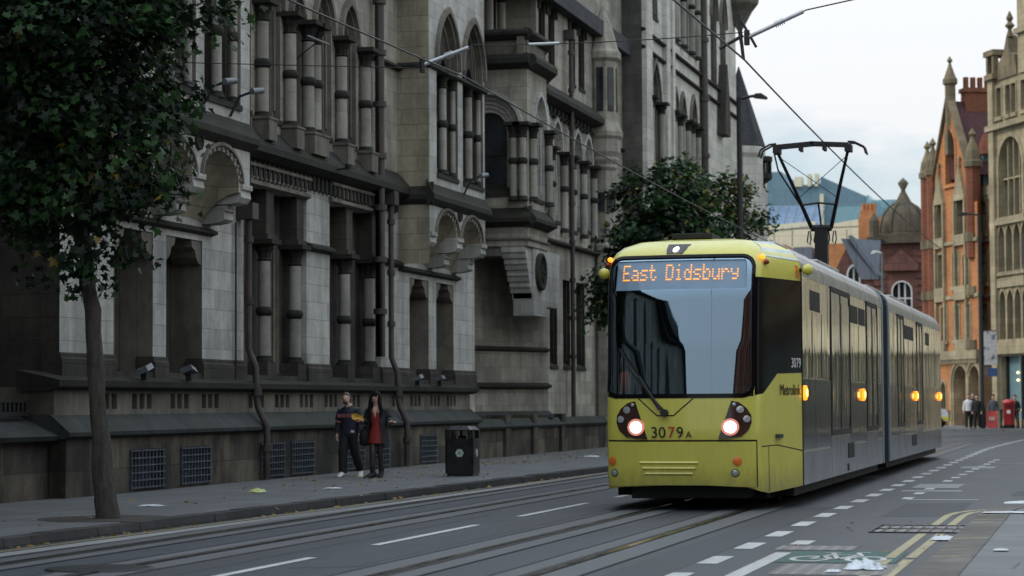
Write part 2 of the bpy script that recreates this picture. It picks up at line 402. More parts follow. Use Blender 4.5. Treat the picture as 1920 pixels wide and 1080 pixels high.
struct('road_patch', mb, speckle('patched_asphalt', (.045,.05,.058), .45, .7, 60))
mb = MB()
for y0, x1, w_ in ((21.6,.36,.07),(22.5,.3,.05),(24.4,.38,.08),(27.6,.3,.06),(28.3,.38,.05),(29.5,.3,.07),(30.6,.36,.06)): mb.poly([(-1.58,y0,.0675),(-1.6+x1,y0,.0775),(-1.6+x1,y0+w_,.0775),(-1.58,y0+w_,.0675)])
struct('kerb_marking', mb, M['yellow'])
# sett panels and iron covers let into the carriageway
mb = MB()
for (x0,x1,y0,y1) in ((-2.62,-1.62,26.6,28.0),(-2.9,-1.85,20.0,21.35),(-3.3,-2.5,23.3,24.0),(-12.9,-12.2,26.0,27.2)):
    z = .0052 if x0 > -10 else .1045
    mb.poly([(x0,y0,z),(x1,y0,z),(x1,y1,z),(x0,y1,z)])
struct('sett_paving', mb, M['setts'])
mb = MB()
for (x0,x1,y0,y1) in ((-2.66,-1.6,26.55,28.05),):
    for k in range(9):
        xx = x0+(x1-x0)*k/8; mb.box(xx-.012,xx+.012,y0,y1,.001,.012)
    for yy in (y0,(y0+y1)/2,y1): mb.box(x0,x1,yy-.02,yy+.02,.002,.014)
tag(mb.build('drain_cover', M['iron']), 'iron drain cover grid set in the road beside double yellow lines', 'drain cover')
for (x,y,r,lb) in ((-9.0,19.6,.5,'dark round manhole cover low at the left edge of the road'),):
    mb = MB(); mb.lathe([(r,.005),(r,.012),(r-.05,.014),(0.001,.014)], (x,y,0), 20); tag(mb.build('manhole_cover', M['iron']), lb, 'manhole cover')
mb = MB(); mb.lathe([(.85,.1045),(.001,.1046)], (-12.08,26.5,0), 20); 
M['soil'] = speckle('tree_pit_soil', (.045,.04,.035), .5, .9, 30); struct('tree_pit', mb, M['soil'])
# ------------------------------------------------------------------ facade kit
class Fr:
    """a facade plane: s runs along it, z up, d inwards"""
    def __init__(s, o, t, n): s.o = V(o); s.t = V(t).normalized(); s.n = V(n).normalized()
    def p(s, a, z, d=0): q = s.o + s.t*a - s.n*d; return (q.x, q.y, z)
    def box(s, mb, a0, a1, z0, z1, d0, d1, m=0):
        pts = [s.p(a, z, d) for z in (z0, z1) for d in (d0, d1) for a in (a0, a1)]
        mb.add(pts, [(0,1,3,2),(4,6,7,5),(0,4,5,1),(1,5,7,3),(3,7,6,2),(2,6,4,0)], m)
    def prof(s, mb, a0, a1, prof, m=0):            # moulding: prof = [(d, z)] swept along s
        n = len(prof); pts = [s.p(a0, z, d) for d, z in prof] + [s.p(a1, z, d) for d, z in prof]
        mb.add(pts, [(i, (i+1) % n, n+(i+1) % n, n+i) for i in range(n)] + [list(range(n))[::-1], list(range(n, 2*n))], m)
def arch(sc, w, z0, zs, kind='pointed', k=.95, n=6):
    h = w/2; L = [(sc-h, z0), (sc-h, zs)]; Rr = [(sc+h, zs), (sc+h, z0)]
    if kind == 'flat': return L + Rr
    A = []
    if kind == 'round': A = [(sc-h*cos(pi*i/(2*n)), zs+h*sin(pi*i/(2*n))) for i in range(1, 2*n)]
    elif kind == 'seg':
        A = [(sc-h*cos(pi*i/(2*n)), zs+k*h*sin(pi*i/(2*n))) for i in range(1, 2*n)]
    else:
        R_ = k*w; th = math.acos((R_-h)/R_)
        l = [(sc-h+R_-R_*cos(th*i/n), zs+R_*sin(th*i/n)) for i in range(1, n+1)]
        A = l + [(2*sc-x, z) for x, z in l[-2::-1]]
    return L + A + Rr
def wall(mb, F, outer, holes, d=0, m=0):
    rings = [outer] + holes
    P2 = [[V((x, z, 0)) for x, z in r] for r in rings]; flat = [q for r in rings for q in r]
    mb.add([F.p(x, z, d) for x, z in flat], tessellate_polygon(P2), m)
def reveal(mb, F, ol, d0, d1, m=0, closed=True, sm=False):
    n = len(ol); pts = [F.p(x, z, d0) for x, z in ol] + [F.p(x, z, d1) for x, z in ol]
    mb.add(pts, [(i, (i+1) % n, n+(i+1) % n, n+i) for i in range(n if closed else n-1)], m, sm)
def ring(mb, F, a, b, da, db, m=0):
    n = len(a); mb.add([F.p(x, z, da) for x, z in a] + [F.p(x, z, db) for x, z in b], [(i, i+1, n+i+1, n+i) for i in range(n-1)], m)
def rect(a0, a1, z0, z1): return [(a0,z0),(a0,z1),(a1,z1),(a1,z0)]

def window(par, F, sc, w, z0, zs, kind='pointed', k=.95, orders=2, dw=.09, dd=.16, mats=None, mull=0, transom=None, hood=0, d=0, sill=True, glass_d=None, bars='frame'):
    """recessed orders + sloped sill as one mesh named window, its glass as sub-part pane; returns the outline to cut"""
    mats = mats or [M['stone_trim'], M['stone_dark'], M['iron']]
    mb = MB(); cur = arch(sc, w, z0, zs, kind, k); ol = cur; dep = d
    for i in range(orders):
        reveal(mb, F, cur, dep, dep+dd, 0, False)
        if i < orders-1 or True:
            nx = arch(sc, w-2*dw*(i+1), z0, zs if kind != 'flat' else zs-dw*(i+1)*.6, kind, k)
            ring(mb, F, cur, nx, dep+dd, dep+dd, 0); 
            ca = w-2*dw*(i+1)
            for sg in (-1, 1):                       # slim roll shaft in each rebate
                q = F.p(sc+sg*(ca/2+dw*.55), z0, dep+dd-.03); mb.lathe([(.03, z0+.2), (.03, zs)], (q[0], q[1], 0), 6, 0)
            cur = nx; dep += dd
    gd = glass_d or dep+.22
    reveal(mb, F, cur, dep, gd, 0, False)
    a0, a1 = cur[0][0], cur[-1][0]
    if sill:
        F.prof(mb, sc-w/2, sc+w/2, [(d-.04, z0-.1), (d-.04, z0), (gd, z0+.3), (gd, z0-.1)], 1)
    if mull:
        for i in range(1, mull+1):
            x = a0 + (a1-a0)*i/(mull+1); F.box(mb, x-.05, x+.05, z0+.05, zs+.05, gd-.14, gd-.02, 0)
    if hood:
        ho = arch(sc, w+.26, z0, zs, kind, k)[1:-1]; hi = arch(sc, w+.06, z0, zs, kind, k)[1:-1]
        n = len(ho)
        pts = [F.p(x, z, d-hood) for x, z in ho] + [F.p(x, z, d-hood) for x, z in hi] + [F.p(x, z, d) for x, z in ho] + [F.p(x, z, d) for x, z in hi]
        mb.add(pts, [q for i in range(n-1) for q in ((i,i+1,n+i+1,n+i),(i,2*n+i,2*n+i+1,i+1),(n+i,n+i+1,3*n+i+1,3*n+i))] + [(0,n,3*n,2*n),(n-1,3*n-1,4*n-1,2*n-1)], 0)
    wn = mb.build('window', mats, par)
    gb = MB(); gb.add([F.p(x, z, gd-.01) for x, z in cur], [list(range(len(cur)))], 0)
    zt = transom or (z0 + (zs-z0)*.62)
    F.box(gb, a0, a1, zt-.025, zt+.025, gd-.05, gd-.011, 1)
    for x in (a0, a1-.05): F.box(gb, x, x+.05, z0, zs, gd-.05, gd-.012, 1)
    gb.build('pane', [M['glass'], M['iron']], wn)
    return ol
def column(par, F, s, d, z0, z1, r=.1, band=None, cap=.36, base=.12, name='column'):
    q = F.p(s, 0, d); mb = MB(); c = (q[0], q[1], 0)
    mb.lathe([(r*1.5, z0), (r*1.5, z0+base*.5), (r*1.15, z0+base*.6), (r*1.3, z0+base*.8), (r, z0+base)], c, 10, 1)
    mb.lathe([(r, z0+base), (r*.96, z1-cap)], c, 12, 0)
    mb.lathe([(r, z1-cap), (r*1.25, z1-cap+.03), (r*1.02, z1-cap+.06), (r*1.15, z1-cap*.62), (r*1.65, z1-cap*.4), (r*1.3, z1-cap*.36), (r*1.9, z1-.09)], c, 8, 1, False)
    F.box(mb, s-r*2.1, s+r*2.1, z1-.09, z1, d-r*2.1, d+r*2.1, 1)
    if band: mb.lathe([(r, band-.09), (r*1.35, band-.05), (r*1.42, band), (r*1.35, band+.05), (r, band+.09)], c, 10, 1)
    return mb.build(name, [M['shaft'], M['stone_dark']], par)

# ------------------------------------------------------------------ the town hall
TH = thing('town_hall', 'long sooty gothic town hall of pale stone with arched windows along the left pavement', 'building', (-15.7, 60, .1))
XW, XA = -15.7, -14.95
FW = Fr((XW,0,0),(0,1,0),(1,0,0)); FA = Fr((XA,0,0),(0,1,0),(1,0,0)); FB = Fr((-15.3,0,0),(0,1,0),(1,0,0)); FS = Fr((-15.5,0,0),(0,1,0),(1,0,0))
TOP = 13.2
def cornice(F, a0, a1, z, name='cornice', dent=0, dm='stone_dark', h=.24, out=.32, slope=.32):
    mb = MB(); F.prof(mb, a0, a1, [(.02, z-.14), (-out*.35, z-.1), (-out, z), (-out, z+h*.55), (-out+.06, z+h), (.04, z+h+slope), (.04, z-.14)], 0)
    if dent:
        n = int((a1-a0)/dent)
        for i in range(n): F.box(mb, a0+(i+.25)*dent, a0+(i+.72)*dent, z-.42, z-.145, -.1, .02, 0)
    return mb.build(name, M[dm], TH)
def string(F, a0, a1, z, h=.14, out=.1, m='stone_dark', name='string_course'):
    mb = MB(); F.prof(mb, a0, a1, [(.02, z), (-out, z+h*.3), (-out, z+h*.6), (.02, z+h)], 0); return mb.build(name, M[m], TH)

# plinth: flat wall with grilles, dark lip, sloped weathering, slot windows, ledge
GR = [(33.0,34.0),(34.45,35.8),(36.55,37.87),(40.35,41.62),(42.03,43.32),(45.25,46.5),(46.95,48.25),(50.66,51.96)][1:]
grh = [rect(a, b, .16, .78) for a, b in GR]
mb = MB(); wall(mb, FB, rect(32.1, 55.7, .02, 1.06), grh, 0)
for h in grh: reveal(mb, FB, h, 0, .22)
mb.poly([FB.p(32.1,.02,0), FB.p(32.1,1.06,0), FB.p(32.1,1.06,1.6), FB.p(32.1,.02,1.6)])
mb.poly([FB.p(55.7,.02,0), FB.p(55.7,1.06,0), FB.p(55.7,1.06,1.6), FB.p(55.7,.02,1.6)])
mb.build('plinth', M['plinth'], TH)
mb = MB(); FB.prof(mb, 32.0, 55.8, [(0, 1.0), (-.1, 1.04), (-.11, 1.1), (.22, 1.38), (.6, 1.38), (.6, 1.0)]); mb.build('weathering', M['granite'], TH)
for a, b in GR:
    mb = MB(); FB.box(mb, a, b, .16, .78, .2, .21, 1)
    n = 9
    for i in range(n+1): x = a+.03+(b-a-.06)*i/n; FB.box(mb, x-.014, x+.014, .14, .80, -.035, -.005)
    for i in range(6): z = .17+i*.12; FB.box(mb, a-.02, b+.02, z-.012, z+.012, -.045, -.036)
    mb.build('grille', [M['grille'], M['gpanel']], TH)
slots = []
for s0 in (33.6, 35.0, 36.6, 38.0, 40.3, 41.7, 43.1, 44.6, 46.1, 47.6, 49.2, 50.6, 52.2, 53.6):
    for k in range(3): slots.append(rect(s0+k*.3, s0+k*.3+.2, 1.45, 1.70))
mb = MB(); wall(mb, FS, rect(32.1, 55.7, 1.36, 1.80), slots)
for h in slots:
    reveal(mb, FS, h, 0, .3); FS.box(mb, h[0][0], h[2][0], 1.45, 1.7, .29, .33, 1)
mb.poly([FS.p(32.1,1.36,0), FS.p(32.1,1.8,0), FS.p(32.1,1.8,1.4), FS.p(32.1,1.36,1.4)])
mb.build('plinth', [M['stone_trim'], M['black']], TH)
mb = MB(); FS.prof(mb, 31.95, 56.0, [(.02, 1.74), (-.16, 1.80), (-.17, 1.90), (-.05, 1.93), (.55, 2.06), (.55, 1.74)]); mb.build('cornice', M['stone_dark'], TH)

# ground storey wall: pier zone under bay A, section B, pier zone under bay C
def gf_light(F, s0, s1, z0, z1, d):
    return window(TH, F, (s0+s1)/2, s1-s0, z0, z1, 'flat', orders=3, dw=.1, dd=.13, d=d, mats=[M['stone_trim'], M['stone_dark'], M['iron']])
mb = MB()
fields = [rect(40.55, 44.08, 2.05, 5.69), rect(45.5, 49.0, 2.05, 5.74)]
deepA = [(34.7,36.3),(36.87,38.5)]; deepC = [(51.2,52.75),(53.4,54.92)]
hol = fields + [arch((a+b)/2, b-a, 2.05, 4.45, 'flat') for a, b in deepA+deepC]
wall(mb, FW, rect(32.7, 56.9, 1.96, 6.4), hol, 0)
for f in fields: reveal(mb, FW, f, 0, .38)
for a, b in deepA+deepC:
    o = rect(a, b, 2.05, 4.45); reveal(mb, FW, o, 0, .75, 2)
mb.poly([FW.p(32.7,.02,0), FW.p(32.7,TOP,0), FW.p(32.7,TOP,1.35), FW.p(32.7,.02,1.35)], 1)  # return face given the dark tone, standing in for shade at the left
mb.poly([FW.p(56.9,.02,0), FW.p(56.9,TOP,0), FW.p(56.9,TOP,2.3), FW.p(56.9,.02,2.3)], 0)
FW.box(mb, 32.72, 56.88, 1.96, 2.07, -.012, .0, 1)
mb.build('wall', [M['stone_pale'], M['stone_soot_shade'], M['stone_trim']], TH)
for (a, b, lights, cols, zt) in ((40.55,44.08,((40.62,41.72),(42.42,43.5)),(42.02,43.76),5.69),(45.5,49.0,((45.56,46.6),(47.25,48.3)),(46.88,48.62),5.74)):
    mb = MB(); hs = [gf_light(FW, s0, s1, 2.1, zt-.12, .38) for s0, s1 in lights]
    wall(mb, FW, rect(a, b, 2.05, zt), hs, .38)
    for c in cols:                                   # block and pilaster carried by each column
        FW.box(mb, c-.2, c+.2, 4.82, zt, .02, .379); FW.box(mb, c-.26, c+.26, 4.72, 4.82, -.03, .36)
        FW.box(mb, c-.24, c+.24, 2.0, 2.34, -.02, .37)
    mb.build('wall', M['stone_soot_shade'], TH)
    for c in cols: column(TH, FW, c, .14, 2.34, 4.72, .125, 3.32, .42)
    mb = MB(); FW.prof(mb, a-.05, b+.05, [(.0, zt-.02), (-.09, zt+.02), (-.09, zt+.08), (.0, zt+.12)])
    n = 15
    for i in range(n): x = a+(b-a)*(i+.5)/n; FW.box(mb, x-.07, x+.07, zt+.14, zt+.32, -.07, 0)
    FW.prof(mb, a-.05, b+.05, [(0, zt+.34), (-.11, zt+.36), (-.11, zt+.42), (0, zt+.46)])
    mb.build('frieze', M['stone_trim'], TH)
for a, b in ((44.05,45.52),(49.02,50.3)): string(FW, a, b, 4.62, .2, .14)
for a, b in ((32.7,34.72),(36.3,36.87),(38.48,40.57),(44.08,45.5),(49.0,51.2),(52.75,53.4),(54.92,56.9)):     # pier bases
    mb = MB(); FW.prof(mb, a-.02, b+.02, [(.0,2.34),(-.03,2.32),(-.03,2.27),(-.055,2.24),(-.055,1.95),(.3,1.95),(.3,2.34)]); mb.build('pier_base', M['stone_soot_shade'], TH)
for a, b in deepA+deepC:                             # windows at the back of the deep bays, with shouldered brackets
    mb = MB(); F2 = FW
    ol = window(TH, FW, (a+b)/2, (b-a)-.1, 2.1, 4.3, 'flat', orders=2, dw=.16, dd=.1, d=.6, mull=1, mats=[M['stone_trim'], M['stone_dark'], M['iron']])
    wall(mb, FW, rect(a, b, 2.05, 4.45), [ol], .6, 1)
    for x, sg in ((a, 1), (b, -1)):
        pts = [(0,4.02),(.10,4.05),(.18,4.14),(.22,4.26),(.34,4.32),(.36,4.44),(0,4.44)]
        mb.prism([FW.p(x+sg*q*1.25, z, .02) for q, z in pts], V((-.5,0,0)), 0)
    mb.build('bracket', [M['stone_trim'], M['stone_soot_shade']], TH)
# first floor of section B with its lancets
lan = [(42.05,1.0),(43.36,.62),(45.12,1.02),(46.76,1.0)]
lan = [(40.2,.95)] + lan + [(48.75,.0)]
mb = MB(); hs = []
for c, w_ in ((40.35,1.15),(42.05,1.0),(43.45,.6),(45.1,1.1),(46.76,1.05)):
    hs.append(window(TH, FW, c, w_, 7.1, 9.3, 'pointed', .78, orders=3, dw=.1, dd=.14, hood=.1, mats=[M['stone_trim'], M['stone_dark'], M['iron']]))
up = [(40.4,.9),(42.05,.9),(43.7,.9),(45.3,.9),(46.9,.9)]
for c, w_ in up: hs.append(window(TH, FW, c, w_, 11.3, 12.2, 'pointed', .95, orders=2, dw=.08, dd=.12, mats=[M['stone_soot_shade'], M['stone_dark'], M['iron']]))
wall(mb, FW, rect(38.9, 50.3, 6.4, TOP), hs)
mb.build('wall', M['stone'], TH)
for c in (41.24, 42.8, 43.86, 44.3, 45.96, 47.58):
    column(TH, FW, c, -.12, 7.0, 9.28, .125, 8.05, .42)
    mb = MB(); FW.box(mb, c-.22, c+.22, 6.56, 7.0, -.34, .02); FW.prof(mb, c-.25, c+.25, [(0,6.96),(-.36,6.96),(-.36,7.0),(0,7.03)]); mb.build('pedestal', M['stone_trim'], TH)
cornice(FW, 38.97, 50.35, 6.3, dent=.26)
string(FW, 48.0, 50.3, 9.15, .18, .14)
string(FW, 38.97, 50.35, 10.95, .2, .2)

# the two oriel bays on corbelled arches (A nearer, C farther)
def oriel(s0, s1, arches, wins, zc, buff):
    Fn = Fr((XA, s0, 0), (-1,0,0), (0,-1,0))          # return face towards the camera
    mb = MB(); hs = [arch(c, w_, 4.95, zs, 'seg', .6) for c, w_, zs in arches]
    outer = [(s0,5.42),(s0,6.25),(s1,6.25),(s1,5.42)]
    # front arcade plate with its arches open below
    pts = [(s0,6.25),(s0,5.3)]
    for c, w_, zs in arches:
        pts += [(c-w_/2, 5.3)] + arch(c, w_, 5.3, zs, 'seg', .6)[1:-1] + [(c+w_/2, 5.3)]
    pts += [(s1,5.3),(s1,6.25)]
    mb.add([FA.p(x, z) for x, z in pts], tessellate_polygon([[V((x,z,0)) for x, z in pts]]), 0)
    for c, w_, zs in arches:                          # coved soffit running back and down to the wall
        a = arch(c, w_, 5.3, zs, 'seg', .6); n = len(a); rows = []
        for t in (0, .25, .5, .75, 1.0):
            for x, z in a: rows.append(FA.p(x, z - (max(0, z-5.3)+.62)*t*t*.95, .78*t))
        mb.add(rows, [(j*n+i, j*n+i+1, (j+1)*n+i+1, (j+1)*n+i) for j in range(4) for i in range(n-1)], 2, True)
    h2 = []
    for c, w_, zs in wins:
        h2.append(window(TH, FA, c, w_, 6.86, zs+.15, 'pointed', .72, orders=1, dw=.1, dd=.16, hood=.09, glass_d=.75, mats=[M['stone_trim'], M['stone_dark'], M['iron']]))
        pl = MB(); sub = [arch(c-w_*.2, w_*.34, 6.9, zs-.1, 'pointed', .95), arch(c+w_*.2, w_*.34, 6.9, zs-.1, 'pointed', .95)]
        ou = arch(c, w_-.18, 6.88, zs+.15, 'pointed', .72); wall(pl, FA, ou, sub, .2)
        for q in sub: reveal(pl, FA, q, .2, .5, 0, False)
        pl.build('tracery', M['stone_soot_shade'], TH)
        column(TH, FA, c, .12, 6.9, zs+.02, .1, 8.1, .4)
        column(TH, FA, c-w_/2+.1, .1, 6.9, zs+.02, .07, 8.1, .36)
        column(TH, FA, c+w_/2-.1, .1, 6.9, zs+.02, .07, 8.1, .36)
    wall(mb, FA, rect(s0, s1, 6.25, TOP), h2, 0, 0)
    wall(mb, Fn, rect(0, .76, 4.72, TOP), [], 0, 2)
    mb.box(XW-.02, XA, s1-.04, s1, 5.3, TOP, 0)
    mb.build('oriel', [M['stone_pale'], M['stone_soot_shade'], M['stone_buff']], TH)
    cornice(FA, s0-.1, s1+.08, 6.2, out=.15, slope=.26, h=.2); cornice(Fn, -.1, .8, 6.2, out=.1, slope=.2, h=.2)
    string(FA, s0-.02, s1+.02, 9.22, .16, .08); string(Fn, -.08, .8, 9.22, .16, .08)
    for c, w_, zs in arches:                          # archivolt with tooth ornament
        am = MB(); o1 = arch(c, w_+.3, 5.3, zs, 'seg', .66)[1:-1]; i1 = arch(c, w_+.2, 5.3, zs, 'seg', .63)[1:-1]; i2 = arch(c, w_+.0, 5.3, zs, 'seg', .6)[1:-1]
        ring(am, FA, o1, i1, -.06, -.06, 0); reveal(am, FA, o1, -.06, 0, 0, False); reveal(am, FA, i1, -.06, .0, 0, False)
        for i in range(13):
            a = pi*(i+.5)/13; x = c-(w_/2+.055)*cos(a); z = zs+.6*(w_/2+.055)*sin(a); FA.box(am, x-.035, x+.035, z-.03, z+.03, -.035, .0)
        am.build('archivolt', M['stone_trim'], TH)
    b = sorted([s0+.27] + [(arches[0][0]+arches[1][0])/2] + [s1-.27])
    for x in b:                                       # corbels stepping back to the wall
        cm = MB()
        for k, (z1, z0, dd) in enumerate(((5.46, 5.1, -.05), (5.08, 4.76, .28))):
            FA.prof(cm, x-.24+.02*k, x+.24-.02*k, [(dd, z1), (dd, z1-.09), (dd+.05, z1-.12), (dd+.03, z1-.24), (dd+.10, z0+.03), (dd+.3, z0), (.8, z0), (.8, z1)])
        cm.build('corbel', M['stone_pale'], TH)
    rm = MB(); xm = (arches[0][0]+arches[1][0])/2; q = FA.p(xm, 6.02, -.03)
    rm.lathe([(.16,0),(.16,.05),(.12,.05),(.12,.02),(.04,.02),(.001,.06)], (q[0]-.03, q[1], q[2]), 12, axis='X'); rm.build('roundel', M['stone_dark'], TH)
    string(FW, s0, s1, 4.55, .16, .12)
oriel(33.95, 38.97, ((35.42,1.62,5.42),(37.55,1.66,5.46)), ((35.5,1.75,9.3),(37.6,1.75,9.3)), 0, 0)
oriel(50.33, 55.25, ((51.78,1.72,5.43),(53.92,1.76,5.43)), ((51.85,1.8,9.32),(54.12,1.85,9.4)), 0, 1)
mb = MB(); wall(mb, FW, rect(32.7, 34.0, 6.4, TOP), []); wall(mb, FW, rect(55.2, 56.9, 6.4, TOP), []); mb.build('wall', M['stone_pale'], TH)
# wing running back past the camera, set behind the pavilion
FP = Fr((-17.0,0,0),(0,1,0),(1,0,0)); mb = MB(); hs = []
for i in range(12):
    c = 30.2-i*5.6
    hs.append(window(TH, FP, c, 1.5, 2.6, 4.3, 'pointed', .9, orders=2, dw=.12, dd=.2, mull=1)); hs.append(window(TH, FP, c, 1.7, 7.0, 9.2, 'pointed', .9, orders=2, dw=.12, dd=.2, mull=1, hood=.08))
wall(mb, FP, rect(-42, 32.75, .02, TOP), hs); mb.build('wall', M['stone'], TH)
mb = MB(); mb.box(-17.0, -15.55, -42, 32.0, .03, 1.0); mb.build('plinth', M['plinth'], TH)
mb = MB(); FS.prof(mb, -42, 32.0, [(-.1,.98),(-.14,1.05),(.5,1.34),(1.52,1.36),(1.52,.98)]); mb.build('weathering', M['granite'], TH)
mb = MB(); FS.box(mb, -42, 31.9, 1.352, 1.42, .3, .36); FS.box(mb, -42, 31.9, 1.56, 1.6, .3, .36)
for i in range(120): FS.box(mb, 31.8-i*.14, 31.83-i*.14, 1.36, 1.6, .31, .35)
mb.build('railing', M['iron'], TH)
cornice(FP, -42, 32.7, 6.2, out=.3); cornice(FP, -42, 32.7, 1.85, out=.3)

# deep porch recess, splayed wall, and the square-sided oriel that overhangs it
mb = MB(); FRc = Fr((-17.9,0,0),(0,1,0),(1,0,0)); wall(mb, FRc, rect(56.7, 64, .02, 16.5), []); mb.build('wall', M['stone'], TH)
FD = Fr((-17.6,58.8,0), (2.1,5.2,0), (5.2,-2.1,0)); LD = math.hypot(2.1,5.2)
mb = MB(); wall(mb, FD, rect(-.3, LD, .02, 6.4), []); mb.poly([(-15.5,64,.02),(-15.5,64,6.4),(-16,64,6.4),(-16,64,.02)]); mb.build('wall', M['stone'], TH)
string(FD, -.2, LD, 2.95, .16, .1); string(FD, -.2, LD, 1.9, .2, .16); string(FD, -.2, LD+.05, 1.0, .3, .2, 'granite')
DY, DX, DE = 60.0, -15.05, 62.25
FY = Fr((0,DY,0),(1,0,0),(0,-1,0)); FX = Fr((DX,0,0),(0,1,0),(1,0,0)); F3 = Fr((DX,DE,0),(-.65,1.65,0),(1.65,.65,0)); L3 = math.hypot(.65,1.65)
mk_ = [M['stone_pale'], M['stone_dark'], M['iron']]
mb = MB(); h1 = [window(TH, FY, -16.2, 1.85, 7.2, 8.95, 'round', orders=4, dw=.105, dd=.075, hood=.12, transom=8.3, mats=mk_)]
h2 = [window(TH, FX, 61.2, 1.25, 7.1, 9.1, 'pointed', .68, orders=3, dw=.13, dd=.1, hood=.12, mats=mk_)]
h3 = [window(TH, F3, L3*.5, 1.2, 7.1, 9.1, 'pointed', .68, orders=3, dw=.13, dd=.1, hood=.12, mats=mk_)]
wall(mb, FY, rect(-17.9, DX, 5.75, 10.9), h1); wall(mb, FX, rect(DY, DE, 5.75, 10.9), h2); wall(mb, F3, rect(0, L3, 5.75, 10.9), h3)
pl = [(-17.9,DY),(DX,DY),(DX,DE),(DX-.65,DE+1.65),(-17.9,DE+1.65)]
mb.poly([(x,y,5.76) for x, y in pl], 1); mb.poly([(x,y,10.9) for x, y in pl], 1); mb.build('oriel', [M['stone'], M['stone_soot_shade']], TH)
for F, s_ in ((FY,-15.42),(FY,-15.16),(FX,60.28),(FX,62.08),(F3,L3-.1)): column(TH, F, s_, -.1, 6.98, 9.1, .105, 8.05, .42)
for F, a, b in ((FY,-17.9,DX+.12),(FX,DY-.12,DE+.1),(F3,-.1,L3)):
    cornice(F, a, b, 6.4, out=.26, slope=.26, h=.18); cornice(F, a, b, 10.7, out=.3, slope=.06)
    pm = MB(); F.box(pm, a, b-.12, 10.95, 11.5, .04, .25); pm.build('parapet', M['stone_trim'], TH); cornice(F, a, b-.06, 11.5, out=.2, slope=.05, h=.14)
    string(F, a, b, 5.9, .1, .06, 'stone_trim')
mb = MB()
for k in range(5):                                   # big stepped corbel under the oriel's corner
    z1 = 5.75-k*.31; q = .02+.17*k; FY.prof(mb, -15.8+.03*k, -15.13, [(q,z1),(q,z1-.15),(q+.06,z1-.2),(q+.1,z1-.31),(4,z1-.31),(4,z1)])
mb.build('corbel', M['stone_pale'], TH)
mb = MB(); FY.box(mb, -17.9, -15.8, 5.5, 5.745, .05, 3.0); mb.build('lintel', M['stone_trim'], TH)
mb = MB(); FX.box(mb, DY+.7, DE, 3.9, 5.748, .03, .6); mb.build('spandrel', M['stone_pale'], TH)
mb = MB(); q = (-15.05, 61.4, 5.12); mb.lathe([(.52,-.05),(.52,.07),(.42,.09),(.40,.02),(.08,.03),(.001,.09)], q, 20, axis='X')
for k in range(8): mb.obox((q[0]+.02, q[1]+.23*cos(k*pi/4), q[2]+.23*sin(k*pi/4)), (.03,0,0), (0,.17*cos(k*pi/4),.17*sin(k*pi/4)), (0,-.025*sin(k*pi/4),.025*cos(k*pi/4)))
mb.build('roundel', M['stone_dark'], TH)
# wall beyond
mb = MB(); hs = []; mw = [M['stone_soot_shade'], M['stone_dark'], M['iron']]
for c, w_ in ((65.9,1.2),(68.6,1.15),(70.1,1.15)):
    hs.append(window(TH, FW, c, w_, 6.9, 9.0, 'pointed', .7, orders=3, dw=.12, dd=.12, hood=.12, mats=mk_))
for c in (65.1, 66.7, 67.85, 69.35, 70.85): column(TH, FW, c, -.1, 6.6, 9.0, .11, 7.9, .4)
for c, w_ in ((65.6,.95),(67.3,.95),(69.2,1.2)): hs.append(window(TH, FW, c, w_, 2.6, 5.2, 'flat', orders=3, dw=.1, dd=.15, mats=mw))
for c, w_ in ((64.4,.8),(65.6,.8),(68.3,.85),(69.6,.85)):
    hs.append(window(TH, FW, c, w_, 11.3, 12.9, 'pointed', .95, orders=3, dw=.09, dd=.12, mats=mw, hood=.08))
h4 = []; F4 = Fr((-16.6,0,0),(0,1,0),(1,0,0))
for c in (60.8, 62.2): h4.append(window(TH, F4, c, .85, 11.9, 14.4, 'flat', orders=3, dw=.1, dd=.13, mats=mw))
for c in (60.2, 61.5, 62.85): column(TH, F4, c, -.1, 11.6, 14.4, .12, 13, .4)
wall(mb, FW, rect(63.7, 75.9, .02, 16.5), hs); mb.build('wall', M['stone'], TH)
F4 = Fr((-16.6,0,0),(0,1,0),(1,0,0)); mb = MB(); wall(mb, F4, rect(56.9, 63.8, 10.9, 16.5), h4); mb.poly([(-15.7,63.7,10.9),(-15.7,63.7,16.5),(-16.6,63.7,16.5),(-16.6,63.7,10.9)]); mb.build('wall', M['stone'], TH)
string(FW, 63.2, 71.5, 6.15, .2, .2); string(FW, 63.6, 75.8, 9.95, .16, .1); cornice(FW, 63.4, 71.3, 10.35, dent=.5, out=.4); cornice(FW, 63.7, 75.8, 15.6, out=.4)
# lower area wall with stone coping standing in front of the porch
mb = MB(); FB.box(mb, 55.72, 75.5, .03, .85, .1, .5); FB.prof(mb, 55.72, 75.5, [(0.02,.84),(-.02,.9),(.14,1.1),(.46,1.1),(.6,.9),(.58,.84)], 1)
for y in (58.6, 61.6, 65.0): FB.box(mb, y, y+.5, .03, 1.2, .02, .56)
mb.build('area_wall', [M['plinth'], M['granite']], TH)
